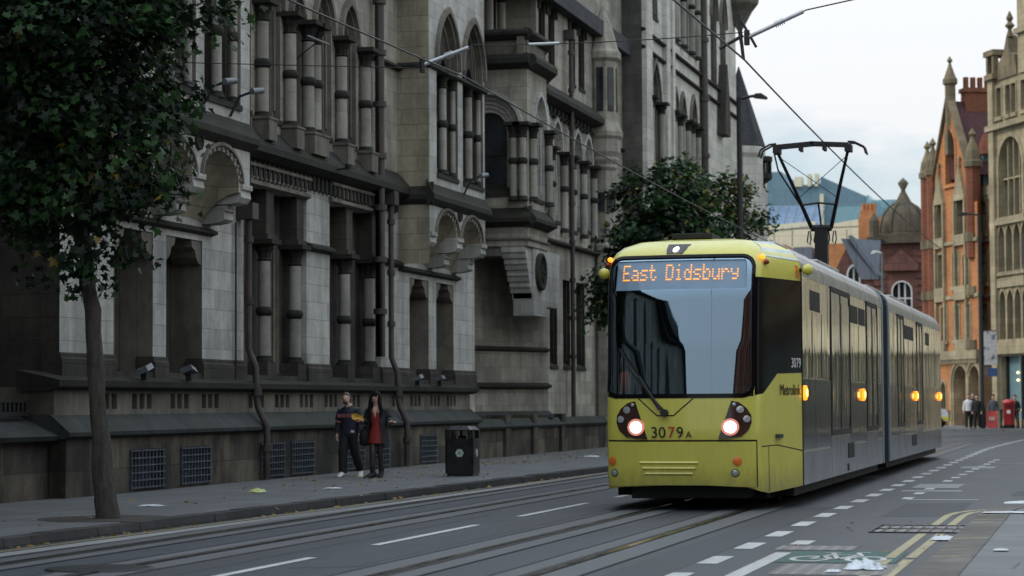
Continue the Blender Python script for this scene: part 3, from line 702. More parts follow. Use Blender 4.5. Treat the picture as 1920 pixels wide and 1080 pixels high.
# octagonal turret corbelled from the angle by the tower
c = (-15.45, 71.6, 0); mb = MB()
mb.lathe([(.36,.05),(.36,6.3),(.42,6.35),(.42,6.5),(.36,6.6),(.36,8.9),(.44,9.0),(.42,9.1),(.50,9.25),(.48,9.35),(.56,9.5),(.55,9.9),(.64,10.0),(.64,10.15),(.48,10.5),(.48,12.4),(.6,12.5),(.6,12.7),(.52,12.8),(.3,13.6),(.02,14.2)], c, 8, 0, False, pi/8, 2*pi+pi/8)
for z0, z1 in ((10.8, 12.2), (7.6, 8.2)):
    r1 = .452 if z0 > 10 else .342
    for a in (-pi/4, 0, -pi/2): 
        q = V((cos(a), sin(a), 0)); t = V((-sin(a), cos(a), 0)); mb.obox(V(c)+q*r1*.985+V((0,0,(z0+z1)/2)), t*.11, q*.03, V((0,0,(z1-z0)/2)), 1)
mb.build('turret', [M['stone'], M['glass']], TH)
# great wing / tower block that steps forward
FT = Fr((-15.0,0,0),(0,1,0),(1,0,0)); mb = MB(); hs = []; mt = [M['stone_trim'], M['stone_dark'], M['iron']]
for c_, w_, z0, zs in ((77.95,1.9,7.2,11.6),(81.75,1.0,7.6,11.9),(83.3,1.0,7.6,11.9),(85.55,1.1,7.6,12.0)):
    hs.append(window(TH, FT, c_, w_, z0, zs, 'pointed', 1.0, orders=3, dw=.13, dd=.14, hood=.1, mats=mt)); 
for c_, w_, z0, zs in ((78.1,1.2,14.9,17.6),(82.4,1.1,14.7,18.4),(84.2,1.1,14.7,18.4),(85.7,.9,14.7,18.4),(90.6,1.5,14.3,16.9),(92.9,1.5,14.3,16.9)):
    hs.append(window(TH, FT, c_, w_, z0, zs, 'pointed', 1.0, orders=3, dw=.13, dd=.14, hood=.1, mats=mt))
for c_ in (81.2, 82.5, 84.1, 85.0, 86.3, 77.0, 78.9): column(TH, FT, c_, -.08, 7.4, 12.0, .12, 9.6, .4)
for c_ in (81.7, 83.3, 85.0, 86.4): column(TH, FT, c_, -.08, 14.6, 18.4, .13, 16.4, .4)
for c_, w_, z0, zs in ((78,1.4,2.2,4.6),(82,1.4,2.2,4.6),(85,1.4,2.2,4.6),(89,1.4,2.2,4.6),(93,1.4,2.2,4.6)):
    hs.append(window(TH, FT, c_, w_, z0, zs, 'pointed', .9, orders=2, mats=mt))
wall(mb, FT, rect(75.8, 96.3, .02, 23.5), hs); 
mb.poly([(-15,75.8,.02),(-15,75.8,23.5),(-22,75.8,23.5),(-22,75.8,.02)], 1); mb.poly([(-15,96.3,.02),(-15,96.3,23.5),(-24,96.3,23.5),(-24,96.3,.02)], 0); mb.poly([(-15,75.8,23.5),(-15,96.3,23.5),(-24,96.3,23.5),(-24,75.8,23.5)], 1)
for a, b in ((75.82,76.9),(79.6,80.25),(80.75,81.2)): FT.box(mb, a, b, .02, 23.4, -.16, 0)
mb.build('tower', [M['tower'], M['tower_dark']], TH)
for z in (13.45, 14.05, 6.6): string(FT, 75.8, 96.4, z, .18, .14)
mb = MB(); mb.lathe([(.001,16.6),(.1,17.2),(.55,18.0),(.8,18.3),(.95,19.2),(.95,23.4)], (-14.75, 95.9, 0), 8, 0, False); mb.build('turret', M['stone_trim'], TH)
# oriel turret with conical slate roof and balcony at the far corner
c = (-15.05, 97.4, 0); mb = MB()
mb.lathe([(1.0,.05),(1.0,11.9),(1.12,12.1),(1.12,12.35),(1.0,12.45)], c, 10, 0, False); mb.lathe([(1.12,12.42),(.62,14.0),(.02,15.9)], c, 10, 1, False); mb.build('turret', [M['tower'], M['slate']], TH)
mb = MB(); c = (-14.55, 98.2, 0); mb.lathe([(.2,10.6),(.5,10.9),(.78,11.1),(.78,11.3),(.001,11.31)], c, 12, 0, False)
for k in range(12): a = k*pi/6; mb.lathe([(.06,11.3),(.06,11.85)], (c[0]+.7*cos(a), c[1]+.7*sin(a), 0), 5)
mb.lathe([(.6,11.85),(.8,11.85),(.8,12.05),(.6,12.05),(.6,11.85)], c, 12, 0, False)
mb.build('balcony', M['stone_dark'], TH)
mb = MB(); mb.box(-17.2,-14.2,97.0,99.6,.02,11.2); mb.build('wall', M['tower'], TH)
# gablet dormer on the tower face
mb = MB(); mb.prism([FT.p(91.2,12.3,-.35),FT.p(92.6,12.3,-.35),FT.p(92.45,13.6,-.35),FT.p(91.9,15.2,-.35),FT.p(91.35,13.6,-.35)], V((-.4,0,0))); mb.build('pinnacle', M['stone_soot_shade'], TH)
# upper works and roof, mostly above the frame
mb = MB(); mb.prism([(-15.35,-42,TOP),(-15.35,-42,TOP+.5),(-16.2,-42,TOP+.7),(-21,-42,18.5),(-26,-42,TOP)], V((0,117.6,0))); mb.build('roof', M['slate'], TH)
# rainwater pipes
def pipe(s, z0, z1, d, jog=True, r=.066, m='pipe', hopper=True):
    q = lambda dd, z: (XW-dd, s, z)
    mb = MB()
    path = [q(-.2,z1), q(-.2,2.55)] + ([q(-.28,2.35), q(-.34,2.2), q(-.36,1.6), q(-.4,1.42), q(-.56,1.1), q(-.56,.12)] if jog else [q(-.2,z0)])
    mb.tube(path, r, 8)
    z = z1-.4
    while z > 2.4: mb.lathe([(r*1.45,-.06),(r*1.45,.06)], q(-.2,z), 8); z -= 1.15
    if hopper: mb.box(XW+.02,XW+.34,s-.16,s+.16,z1-.02,z1+.28)
    if jog: mb.lathe([(r*1.5,-.08),(r*1.5,.08)], q(-.36,1.75), 8); mb.lathe([(r*1.5,-.06),(r*1.5,.06)], q(-.56,.7), 8)
    mb.build('drainpipe', M[m], TH)
pipe(40.3, .12, 5.0, 0); pipe(49.15, .12, 6.0, 0); pipe(48.35, 6.7, 12, 0, False, .11, hopper=False); pipe(67.3, .6, 12.5, 0, False, .07); 
mb = MB(); mb.tube([(-14.85,87.3,.1),(-14.85,87.3,23)], .16, 8, 0); 
for z in (9,11,13.2,15.5,18): mb.lathe([(.22,z-.08),(.22,z+.08)], (-14.85,87.3,0), 8)
mb.build('drainpipe', M['pipe'], TH)
mb = MB(); mb.tube([(-15.64,40.0,2.0),(-15.64,40.0,4.9)], .02, 5); mb.build('cable', M['iron'], TH)
# floodlights on the ledge and slim arm lamps
for s, rz in ((35.1,.2),(37.0,-.2),(50.6,.1),(52.4,0)):
    mb = MB(); c = V((-15.33,s,2.06)); mb.obox(c+V((0,0,.04)), V((.10,0,.04)), V((0,.12,.03*rz*5)), V((-.025,0,.04)), 0); mb.box(c.x-.05,c.x+.05,s-.03,s+.03,1.92,2.08,1); mb.build('floodlight', [M['lampbox'], M['iron']], TH)
for F, s, z in ((FA,37.9,6.95),(FA,36.6,6.95),(FA,53.2,6.9)):
    mb = MB(); mb.tube([F.p(s,z-.35,-.02),F.p(s,z,-.2),F.p(s,z+.08,-.45)], .025, 6, 1); a = V(F.p(s+.0,z+.08,-.45)); mb.tube([a+V((0,-.04,0)),a+V((.08,.26,.05))], .058, 8, 0); mb.build('floodlight', [M['lampbox'], M['iron']], TH)
mb = MB(); mb.tube([FW.p(42.6,8.78,-.55),FW.p(43.9,8.80,-.55)], .02, 6); mb.tube([FW.p(43.3,8.79,-.55),FW.p(43.3,8.4,0)], .015, 5, 1); mb.build('lamp', [M['lampbox'], M['iron']], TH)
mb = MB(); mb.tube([FW.p(45.1,6.35,0),FW.p(45.1,6.4,-.55)], .022, 6); mb.lathe([(.05,-.05),(.07,.06)], FW.p(45.1,6.42,-.55), 8); mb.build('lamp', [M['iron'], M['lampbox']], TH)
# ------------------------------------------------------------------ tram
from mathutils.geometry import delaunay_2d_cdt
def paint(name, col, rough, coat, dirt=.25):
    m, nt, b = mat(name)
    P = N(nt, 'ShaderNodeNewGeometry').outputs['Position']
    n = noise(nt, P, 1.6, 6, .7); n2 = noise(nt, vmul(nt, P, (6, 6, 1.0)), 2.2, 5, .75)
    s = math_n(nt, 'ADD', math_n(nt, 'MULTIPLY', n, .5), math_n(nt, 'MULTIPLY', n2, .5))
    c0 = ramp(nt, s, [(.36, tuple(c*(1-dirt) for c in col)), (.58, col)]); sz = N(nt, 'ShaderNodeSeparateXYZ'); lk(nt, P, sz.inputs[0])
    g_ = math_n(nt, 'SUBTRACT', math_n(nt, 'ADD', .62, math_n(nt, 'MULTIPLY', noise(nt, vmul(nt, P, (5,5,1.5)), 2.0, 6, .75), .6)), sz.outputs[2])   # road grime thrown up over the lowest panels
    lk(nt, mix_rgb(nt, ramp(nt, g_, [(.30, 0.), (.75, .6)]), c0, (.10,.09,.06)), b.inputs['Base Color'])
    lk(nt, ramp(nt, s, [(.35, rough+.15), (.65, rough)]), b.inputs['Roughness'])
    b.inputs['Coat Weight'].default_value = coat; b.inputs['Coat Roughness'].default_value = .07
    bump(nt, noise(nt, P, 3, 2), b, .04, .02)
    return m
M['tyellow'] = paint('tram_yellow_paint', (.62,.58,.10), .28, .5, .09)
def chrome(name, col, rough, metal, wob=.12, dots=False, streak=.35):
    m, nt, b = mat(name)
    P = N(nt, 'ShaderNodeNewGeometry').outputs['Position']
    n = noise(nt, vmul(nt, P, (1, .8, .5)), 2.4, 5, .65)
    c = ramp(nt, n, [(.35, tuple(x*(1-streak) for x in col)), (.65, col)])
    lk(nt, c, b.inputs['Base Color'])
    b.inputs['Metallic'].default_value = metal
    lk(nt, ramp(nt, n, [(.3, rough+.07), (.7, rough)]), b.inputs['Roughness'])
    bump(nt, noise(nt, vmul(nt, P, (1, 1.7, .28)), 1.7, 2, .5), b, wob, .05)
    return m
M['tsilver'] = chrome('tram_silver_skirt', (.33,.36,.40), .14, .88, .07)
M['tmid'] = chrome('tram_polished_panel', (.10,.105,.12), .06, .88, .14)
M['tglass'] = chrome('tram_mirror_window', (.70,.62,.49), .02, .92, .55, streak=.1)
M['tdoor'] = chrome('tram_door_glass', (.20,.19,.17), .03, .9, .42, streak=.15)
M['troof'] = chrome('tram_roof_metal', (.42,.43,.45), .33, .6, .05)
M['tblack'] = chrome('tram_black_gloss', (.006,.006,.008), .08, 0, .04); M['tblack'].node_tree.nodes['Principled BSDF'].inputs['Specular IOR Level'].default_value = .16
M['roofsheen'] = chrome('pale_roof_sheen', (.52,.64,.62), .22, .15, .03); M['troof'].name = M['troof'].name  # sky sheen on the yellow cab roof, put in as pale colour
M['rubber'] = plain('black_rubber', (.014,.014,.015), .65)
M['under'] = plain('underframe_black', (.012,.012,.013), .7, .1)
m, nt, b = mat('windscreen_glass'); nt.nodes.remove(b)
tr = N(nt, 'ShaderNodeBsdfTransparent'); tr.inputs[0].default_value = (.50,.56,.60,1)
gl = N(nt, 'ShaderNodeBsdfGlossy'); gl.inputs[0].default_value = (.58,.80,1.0,1); gl.inputs['Roughness'].default_value = .02
lw = N(nt, 'ShaderNodeLayerWeight', Blend=.5); mx = N(nt, 'ShaderNodeMixShader')
lk(nt, ramp(nt, lw.outputs['Facing'], [(0, .26), (1, .85)]), mx.inputs[0]); lk(nt, tr.outputs[0], mx.inputs[1]); lk(nt, gl.outputs[0], mx.inputs[2])
lk(nt, mx.outputs[0], [x for x in nt.nodes if x.type == 'OUTPUT_MATERIAL'][0].inputs[0]); M['wscreen'] = m
m, nt, b = mat('sign_glass'); nt.nodes.remove(b)
tr = N(nt, 'ShaderNodeBsdfTransparent'); tr.inputs[0].default_value = (.92,.96,1,1)
gl = N(nt, 'ShaderNodeBsdfGlossy'); gl.inputs[0].default_value = (.58,.80,1.0,1); gl.inputs['Roughness'].default_value = .05
mx = N(nt, 'ShaderNodeMixShader'); mx.inputs[0].default_value = .05; lk(nt, tr.outputs[0], mx.inputs[1]); lk(nt, gl.outputs[0], mx.inputs[2])
lk(nt, mx.outputs[0], [x for x in nt.nodes if x.type == 'OUTPUT_MATERIAL'][0].inputs[0]); M['sglass'] = m
M['amber'] = emit('amber_lamp', (1,.24,.015), 2.6); M['amber_hot'] = emit('amber_lamp_core', (1,.5,.10), 6)
M['led'] = emit('led_amber', (1,.34,.03), 1.7); M['headl'] = emit('headlamp_beam', (1,.80,.76), 7); M['marker'] = emit('marker_lamp', (1,.95,.85), 3.2)
M['headhalo'] = emit('headlamp_halo', (.9,.33,.25), .55)  # pink halo round each lamp, put in as a faintly glowing ring
M['lens'] = plain('clear_lens', (.42,.45,.47), .12, .3, .2, spec=.8); M['orange'] = plain('orange_lens', (.75,.17,.02), .25, 0, .1, spec=.8)
M['hlbox'] = plain('headlamp_glow_housing', (.045,.020,.016), .2, .2, .2, coat=.6)  # lamp glow put into the housing's red-brown
M['white_txt'] = plain('white_lettering', (.62,.63,.64), .4); M['ink'] = plain('black_lettering', (.012,.012,.012), .5); M['red_txt'] = plain('red_lettering', (.45,.03,.02), .5)
M['dispbg'] = plain('display_backing', (.22,.30,.38), .4, 0, .1); M['blue_grey'] = plain('bellows_trim_blue', (.20,.27,.34), .35, .3, .15)
M['hivis'] = plain('orange_cloth', (.75,.10,.02), .7); M['cabgrey'] = plain('cab_dark_plastic', (.035,.04,.045), .55)

TX, TY, KX = -5.56, 31.3, 1.055
TR = thing('tram', 'yellow fronted silver tram showing an amber destination sign on the right hand rails', 'tram', (TX, TY, 0))
def tb(mb, name, mats, par=TR, bevel=0):           # tram parts are written in tram coordinates
    mb.v = [(1.315-(1.315-p[0])*KX+TX, p[1]+TY, p[2]) for p in mb.v]; return mb.build(name, mats, par, bevel)
def catmull(pts, n=6):
    o = []
    for i in range(len(pts)-1):
        p0 = V(pts[max(i-1,0)]); p1 = V(pts[i]); p2 = V(pts[i+1]); p3 = V(pts[min(i+2,len(pts)-1)])
        for k in range(n):
            t = k/n; o.append(.5*((2*p1)+(-p0+p2)*t+(2*p0-5*p1+4*p2-p3)*t*t+(-p0+3*p1-3*p2+p3)*t**3))
    return o + [V(pts[-1])]
Rt = catmull([(0,0),(.4,.025),(.72,.085),(.88,.16),(.965,.29),(1.08,.75),(1.2,1.27),(1.315,1.8)]); Lf = catmull([(0,0),(-.5,.025),(-.86,.09),(-1.03,.17),(-1.10,.30),(-1.18,.75),(-1.25,1.27),(-1.315,1.8)])
def arclen(p):
    L = [0]
    for i in range(1, len(p)): L.append(L[-1]+(p[i]-p[i-1]).length)
    return L
LR, LL = arclen(Rt), arclen(Lf); SR, SL = LR[-1], LL[-1]
def out2(s):
    p, L = (Rt, LR) if s >= 0 else (Lf, LL); a = min(abs(s), L[-1])
    for i in range(1, len(L)):
        if a <= L[i]+1e-9:
            t = (a-L[i-1])/max(L[i]-L[i-1], 1e-9); return p[i-1].lerp(p[i], t)
    return p[-1]
def interp(tab, z):
    for i in range(1, len(tab)):
        if z <= tab[i][0]:
            a, b = tab[i-1], tab[i]; t = (z-a[0])/(b[0]-a[0]); return a[1]+(b[1]-a[1])*max(0, t)
    return tab[-1][1]
YF = [(.25,.09),(.6,.04),(.95,.02),(1.0,.0),(1.55,.03),(2.3,.10),(3.0,.19),(3.3,.27),(3.45,.34),(3.6,.46),(3.72,.68),(3.80,1.0),(3.86,1.5)]
WX = [(3.40,1),(3.52,.985),(3.62,.945),(3.72,.86),(3.80,.72),(3.86,.42)]
def sf(s, z, off=0):
    def P(s, z):
        q = out2(s); k = max(0, 1-q.y/1.8); return V((q.x*interp([(0,1)]+WX, z), q.y+interp(YF, z)*k, z))
    p = P(s, z)
    if off:
        e = .01; a = P(s+e, z)-P(s-e, z); b = P(s, min(z+e, 3.86))-P(s, z-e); n = a.cross(b).normalized(); p = p + n*off
    return p
def inside(x, y, poly):
    c = False; j = len(poly)-1
    for i in range(len(poly)):
        if (poly[i][1] > y) != (poly[j][1] > y) and x < (poly[j][0]-poly[i][0])*(y-poly[i][1])/(poly[j][1]-poly[i][1])+poly[i][0]: c = not c
        j = i
    return c
def dens(poly, h=.12):
    o = []
    for i in range(len(poly)):
        a = V(poly[i]); b = V(poly[(i+1) % len(poly)]); n = max(1, int((b-a).length/h))
        o += [a.lerp(b, k/n) for k in range(n)]
    return [(q.x, q.y) for q in o]
def patch(mb, poly, off=0, m=0, holes=(), h=.1, thick=0):
    rings = [dens(poly, h)] + [dens(q, h) for q in holes]; vs, es = [], []
    for r in rings:
        o = len(vs); vs += r; es += [(o+i, o+(i+1) % len(r)) for i in range(len(r))]
    x0 = min(p[0] for p in poly); x1 = max(p[0] for p in poly); y0 = min(p[1] for p in poly); y1 = max(p[1] for p in poly)
    nx = max(2, int((x1-x0)/h)); ny = max(2, int((y1-y0)/h))
    for i in range(1, nx):
        for j in range(1, ny): vs.append((x0+(x1-x0)*i/nx, y0+(y1-y0)*j/ny))
    r = delaunay_2d_cdt([V(v) for v in vs], es, [], 0, 1e-5)
    fs = []
    for f in r[2]:
        cx = sum(r[0][i].x for i in f)/len(f); cy = sum(r[0][i].y for i in f)/len(f)
        if inside(cx, cy, rings[0]) and not any(inside(cx, cy, q) for q in rings[1:]): fs.append(tuple(f))
    mb.add([sf(v.x, v.y, off) for v in r[0]], fs, m, True)
    if thick:
        for rg in rings:
            n = len(rg); mb.add([sf(*p, off) for p in rg] + [sf(*p, off-thick) for p in rg], [(i, (i+1) % n, n+(i+1) % n, n+i) for i in range(n)], m)
def rrect(x0, x1, z0, z1, r, n=4):
    o = []
    for cx, cz, a0 in ((x1-r, z1-r, 0), (x0+r, z1-r, pi/2), (x0+r, z0+r, pi), (x1-r, z0+r, 1.5*pi)):
        o += [(cx+r*cos(a0+pi/2*k/n), cz+r*sin(a0+pi/2*k/n)) for k in range(n+1)]
    return o
WS = [(-1.15,1.575),(.94,1.575)] + [p for p in rrect(-1.15,.94,1.7,3.56,.19)[:10]]
WS = rrect(-1.12,.90,1.58,3.55,.16); WS = [p if p[1] > 2 else ((-1.12 if p[0] < 0 else .90), 1.58) for p in WS]
WS2 = []
for p in WS:
    if not WS2 or abs(p[0]-WS2[-1][0])+abs(p[1]-WS2[-1][1]) > 1e-4: WS2.append(p)
WS = WS2
CWR = [(.93,1.60),(1.10,1.62),(1.62,1.90),(SR,1.92),(SR,3.24),(.95,3.24)]; CWL = [(-1.16,1.60),(-1.3,1.62),(-1.8,1.90),(-SL,1.92),(-SL,3.24),(-1.18,3.24)]
mb = MB(); patch(mb, [(-SL,.3),(-1.1,.30),(-.9,.33),(0,.37),(.8,.33),(1.0,.27),(1.25,.24),(SR,.30),(SR,3.80),(-SL,3.80)], 0, 0, [WS, CWR, CWL])
patch(mb, [(-SL,3.80),(SR,3.80),(SR,3.86),(-SL,3.86)], 0, 0)
top = [sf(s, 3.86) for s in [SR*k/12 for k in range(12,-1,-1)] + [-SL*k/12 for k in range(1,13)]]
mb.poly(top, 0)
tb(mb, 'cab_shell', M['tyellow'])
SGN = rrect(-1.02,.79,3.08,3.50,.03,2); mb = MB(); patch(mb, WS, -.012, 0, [SGN], h=.07); tb(mb, 'windscreen', M['wscreen'])
mb = MB(); patch(mb, SGN, -.012, 0, h=.07); tb(mb, 'sign_glass', M['sglass'])
mb = MB(); patch(mb, rrect(-1.135,.915,1.56,3.57,.17), .006, 0, [rrect(-1.085,.865,1.62,3.53,.13)], h=.08, thick=.04); tb(mb, 'windscreen_seal', M['tblack'])
mb = MB(); patch(mb, CWR, .004, 0, thick=.03); patch(mb, [(.915,1.60),(.95,1.6),(.96,3.24),(.915,3.24)], .005, 0)
tb(mb, 'cab_side_window', M['tblack']); mb = MB(); patch(mb, CWL, .004, 0, thick=.03); tb(mb, 'cab_side_window', M['tblack'])
mb = MB(); patch(mb, [(1.06,3.55),(SR,3.53),(SR,3.80),(1.30,3.80)], .004, 0, thick=.01); tb(mb, 'cab_roof_sheen', M['roofsheen'])  # pale patch laid over the yellow roof as sky sheen
mb = MB(); patch(mb, [(-1.24,3.55),(-SL,3.53),(-SL,3.80),(-1.45,3.80)], .004, 0, thick=.01); tb(mb, 'cab_roof_sheen', M['roofsheen'])
# lower bumper panel, shut lines, vents
mb = MB(); patch(mb, [(-1.08,.335),(-.5,.36),(.3,.36),(.90,.33),(.93,.955),(-1.10,.955)], .012, 0, thick=.02)
for k, (a, b_) in enumerate(((-.62,.16),(-.585,.125),(-.55,.09))):
    z = .645-k*.075; 
    for q in range(8):
        s0 = a+(b_-a)*q/8; s1 = a+(b_-a)*(q+1)/8
        mb.add([sf(s0,z,.012),sf(s1,z,.012),sf(s1,z+.025,.03),sf(s0,z+.025,.03),sf(s1,z+.045,.012),sf(s0,z+.045,.012)], [(0,1,2,3),(3,2,4,5)])
tb(mb, 'bumper_panel', M['tyellow'])
mb = MB(); patch(mb, [(-1.1,.962),(.95,.962),(.95,.985),(-1.1,.985)], .003); patch(mb, [(.935,.33),(.95,.33),(.95,.97),(.935,.97)], .003)
for a, b_ in (((1.05,.89),(1.6,.90)),((1.6,.90),(SR,.80)),((1.28,.26),(1.28,.89))):
    dx = (.007, 0) if a[0] == b_[0] else (0, .007); patch(mb, [(a[0]-dx[0],a[1]-dx[1]),(b_[0]-(dx[0] and -dx[0]),b_[1]-dx[1]) if dx[0]==0 else (a[0]+dx[0],a[1]),(b_[0]+dx[0],b_[1]+dx[1]),(a[0],a[1]+dx[1]) if dx[0]==0 else (b_[0]-dx[0],b_[1])], .003)
for a, b_ in (((-.63,1.555),(-.38,1.32)),((-.38,1.32),(-.16,1.32)),((-.16,1.32),(.10,1.555))):
    t = (V(b_)-V(a)).normalized(); n = V((-t.y,t.x))*.009; patch(mb, [tuple(V(a)+n),tuple(V(a)-n),tuple(V(b_)-n),tuple(V(b_)+n)], .003)
tb(mb, 'shut_line', M['under'])
# headlights: leaf-shaped housings, brown from painted lamp glow, with lamps and halo rings
def disc(mb, s, z, r, off, m=0, n=14, dome=.0):
    c = sf(s, z, off+dome); ps = [sf(s+r*cos(2*pi*k/n), z+r*sin(2*pi*k/n), off) for k in range(n)]
    mb.add([c]+ps, [(0, 1+k, 1+(k+1) % n) for k in range(n)], m, True)
for sg, c0 in ((1, .0), (-1, -.08)):
    q = lambda x: sg*x + (c0 if sg < 0 else 0)
    pts = [(.60,1.52),(.70,1.50),(.80,1.42),(.86,1.32),(.865,1.22),(.82,1.11),(.73,1.03),(.58,1.005),(.43,1.0)]
    pts = [(q(x*1.0+.0), z) for x, z in pts]
    mb = MB(); patch(mb, pts, .012, 0, h=.05, thick=.02); hl = tb(mb, 'headlight', M['hlbox'])
    mb = MB(); disc(mb, q(.585), 1.16, .118, .0145, 1, 18); disc(mb, q(.585), 1.16, .082, .018, 0, 16, .01); tb(mb, 'lamp_lens', [M['headl'], M['headhalo']], hl)
    for x, z, r in ((.80,1.27,.048),(.715,1.40,.05),(.635,1.47,.024)):
        mb = MB(); disc(mb, q(x), z, r, .018, 0, 12, .012); tb(mb, 'lamp_lens', M['lens'], hl)
    mb = MB(); disc(mb, q(.67) if sg > 0 else q(.94), .69, .062, .02, 0, 14, .02); tb(mb, 'indicator', M['orange'])
    mb = MB(); disc(mb, q(.64) if sg > 0 else q(.91), .53, .055, .018, 1, 14); disc(mb, q(.64) if sg > 0 else q(.91), .53, .045, .02, 0, 14, .02); tb(mb, 'fog_lamp', [M['lens'], M['under']])
# top marker lamp in its dark trapezoid
mb = MB(); patch(mb, [(-.39,3.735),(-.03,3.735),(-.09,3.585),(-.32,3.585)], .008, 0, h=.06, thick=.02); hl = tb(mb, 'marker_panel', M['cabgrey'])
mb = MB(); disc(mb, -.205, 3.64, .042, .02, 0, 12, .02); tb(mb, 'lamp_lens', M['marker'], hl)
# wiper
mb = MB(); mb.tube([sf(-.78,2.02,.05), sf(-.5,1.66,.06), sf(-.33,1.40,.07)], .018, 6); mb.tube([sf(-.62,1.86,.05), sf(-.40,1.52,.07), sf(-.27,1.37,.05)], .022, 6); mb.tube([sf(-.9,2.25,.03), sf(-.55,1.72,.03)], .012, 5)
c = sf(-.27,1.36,.05); mb.lathe([(.05,-.06),(.05,.06)], c, 10, axis='Y'); tb(mb, 'wiper', M['rubber'])
# destination display just behind the screen, lit dot matrix
FONT = {'E':('11111','10000','10000','11110','10000','10000','11111'),'a':('00000','00000','01110','00001','01111','10001','01111'),'s':('00000','00000','01111','10000','01110','00001','11110'),'t':('01000','01000','11110','01000','01000','01001','00110'),'D':('11110','10001','10001','10001','10001','10001','11110'),'i':('00100','00000','01100','00100','00100','00100','01110'),'d':('00001','00001','01101','10011','10001','10001','01111'),'b':('10000','10000','10110','11001','10001','10001','11110'),'u':('00000','00000','10001','10001','10001','10011','01101'),'r':('00000','00000','10110','11001','10000','10000','10000'),'y':('00000','00000','10001','10001','01111','00001','01110')}
def sdisp(x, z): q = sf(x, z, -.05); return V((q.x, q.y+.0, z))
mb = MB(); 
for i in range(10):
    x0 = -1.02+1.81*i/10; x1 = -1.02+1.81*(i+1)/10; mb.poly([sf(x0,3.08,-.035),sf(x1,3.08,-.035),sf(x1,3.50,-.035),sf(x0,3.50,-.035)], 0, True)
db = tb(mb, 'destination_sign', M['dispbg'])
mb = MB(); x = -.90; pit = .0208; row = .0345
for ch in 'East Didsbury':
    if ch == ' ': x += pit*5; continue
    for rI, line in enumerate(FONT[ch]):
        for cI, b_ in enumerate(line):
            if b_ == '1':
                xx = x+cI*pit; z = 3.425-rI*row; mb.poly([sf(xx,z,-.028),sf(xx+pit*.9,z,-.028),sf(xx+pit*.9,z+.019,-.028),sf(xx,z+.019,-.028)])
    x += pit*6
tb(mb, 'sign_lettering', M['led'], db)
# cab interior
mb = MB(); mb.box(-1.15,1.15,.75,2.2,1.0,1.05); mb.box(-1.2,1.2,2.15,2.2,1.0,3.5); mb.box(-.98,.8,.35,.8,1.05,1.56); mb.box(-.7,.7,1.2,2.2,3.55,3.57); mb.box(.3,.75,.55,.8,1.5,1.72); tb(mb, 'cab_interior', M['cabgrey'])
mb = MB(); mb.box(-.75,-.2,1.2,1.75,1.35,1.5); mb.obox((-.48,1.75,1.95), (.27,0,0), (0,.07,.02), (0,.1,.5)); mb.obox((-.48,1.86,2.55), (.14,0,0), (0,.05,0), (0,.02,.12)); mb.box(-.55,-.4,1.4,1.55,1.05,1.36); tb(mb, 'driver_seat', M['under'])
mb = MB(); mb.lathe([(.02,-.16),(.085,-.1),(.10,0),(.07,.12),(.02,.15)], (-.93,.62,1.80), 8); mb.lathe([(.015,-.03),(.03,0),(.015,.03)], (-.72,.55,1.84), 6); tb(mb, 'orange_cloth', M['hivis'])
# body: two sections, extruded cross section
XS = [(1.315,.30),(1.315,3.40),(1.295,3.52),(1.24,3.62),(1.13,3.72),(.95,3.80),(.55,3.86)]
def section(y0, y1, cap0=True, cap1=True):
    mb = MB(); pr = [(x, z) for x, z in XS] + [(-x, z) for x, z in XS[::-1]]; n = len(pr)
    pts = [(x, y0, z) for x, z in pr] + [(x, y1, z) for x, z in pr]
    for i in range(n-1):
        z = (pr[i][1]+pr[i+1][1])/2; mb.add([pts[i],pts[i+1],pts[n+i+1],pts[n+i]], [(0,1,2,3)], 0 if z < 3.3 else 1, i not in (0, n-2))
    mb.poly(pts[:n], 2); mb.poly(pts[n:], 2); mb.poly([pts[0],pts[n],pts[2*n-1],pts[n-1]], 2)
    return tb(mb, 'body', [M['tglass'], M['troof'], M['under']])
section(1.80, 13.95); section(15.6, 30.3)
def flank(name, mats, boxes, par=None, bevel=0):     # the same piece on each flank, each its own mesh
    o = []
    for i, sx in enumerate((1, -1)):
        mb = MB()
        for (y0, y1, z0, z1, x0, x1) in boxes: mb.box(min(sx*x0, sx*x1), max(sx*x0, sx*x1), y0, y1, z0, z1)
        o.append(tb(mb, name, mats, par[i] if par else TR, bevel))
    return o
panels = [(1.83,5.3),(8.2,10.95),(13.05,13.93),(15.62,17.4),(19.0,22.45),(24.2,30.28)]
for a, b_ in panels:
    for z0, z1, mm in ((.30,.78,'tsilver'),(.80,1.84,'tmid')):
        flank('lower_panel', M[mm], [(a, b_, z0, z1, 1.30, 1.327)], bevel=.006)
for a, b_ in ((5.32,8.18),(10.97,13.03),(17.42,18.98),(22.47,24.18)):
    flank('lower_panel', M['tsilver'], [(a, b_, .30, .95, 1.30, 1.327)], bevel=.006)
for a, b_ in ((1.83,13.93),(15.62,30.28)):
    flank('cant_rail', M['troof'], [(a, b_, 3.33, 3.47, 1.30, 1.322)])
for a, b_ in panels:                               # body-side glazing with thin dark joints and a hopper light
    wn = flank('window', M['tglass'], [(a+.02, b_-.02, 1.87, 3.30, 1.31, 1.324)])
    if b_-a > 2.5:
        n = 2 if b_-a > 3 else 1
        flank('glazing_bar', M['rubber'], [(a+(b_-a)*k/(n+1)-.02, a+(b_-a)*k/(n+1)+.02, 1.87, 2.84, 1.32, 1.327) for k in range(1, n+1)], wn)
        hop = [(a+.9, a+2.1)] if a < 3 or a > 20 else [(a+.1, a+1.25), (a+1.4, a+2.5)]
        for y0, y1 in hop: flank('hopper_light', M['black'], [(y0, y1, 2.86, 3.16, 1.32, 1.329)], wn)
flank('shut_line', M['under'], [(1.79, 1.83, .3, 3.4, 1.30, 1.325)])
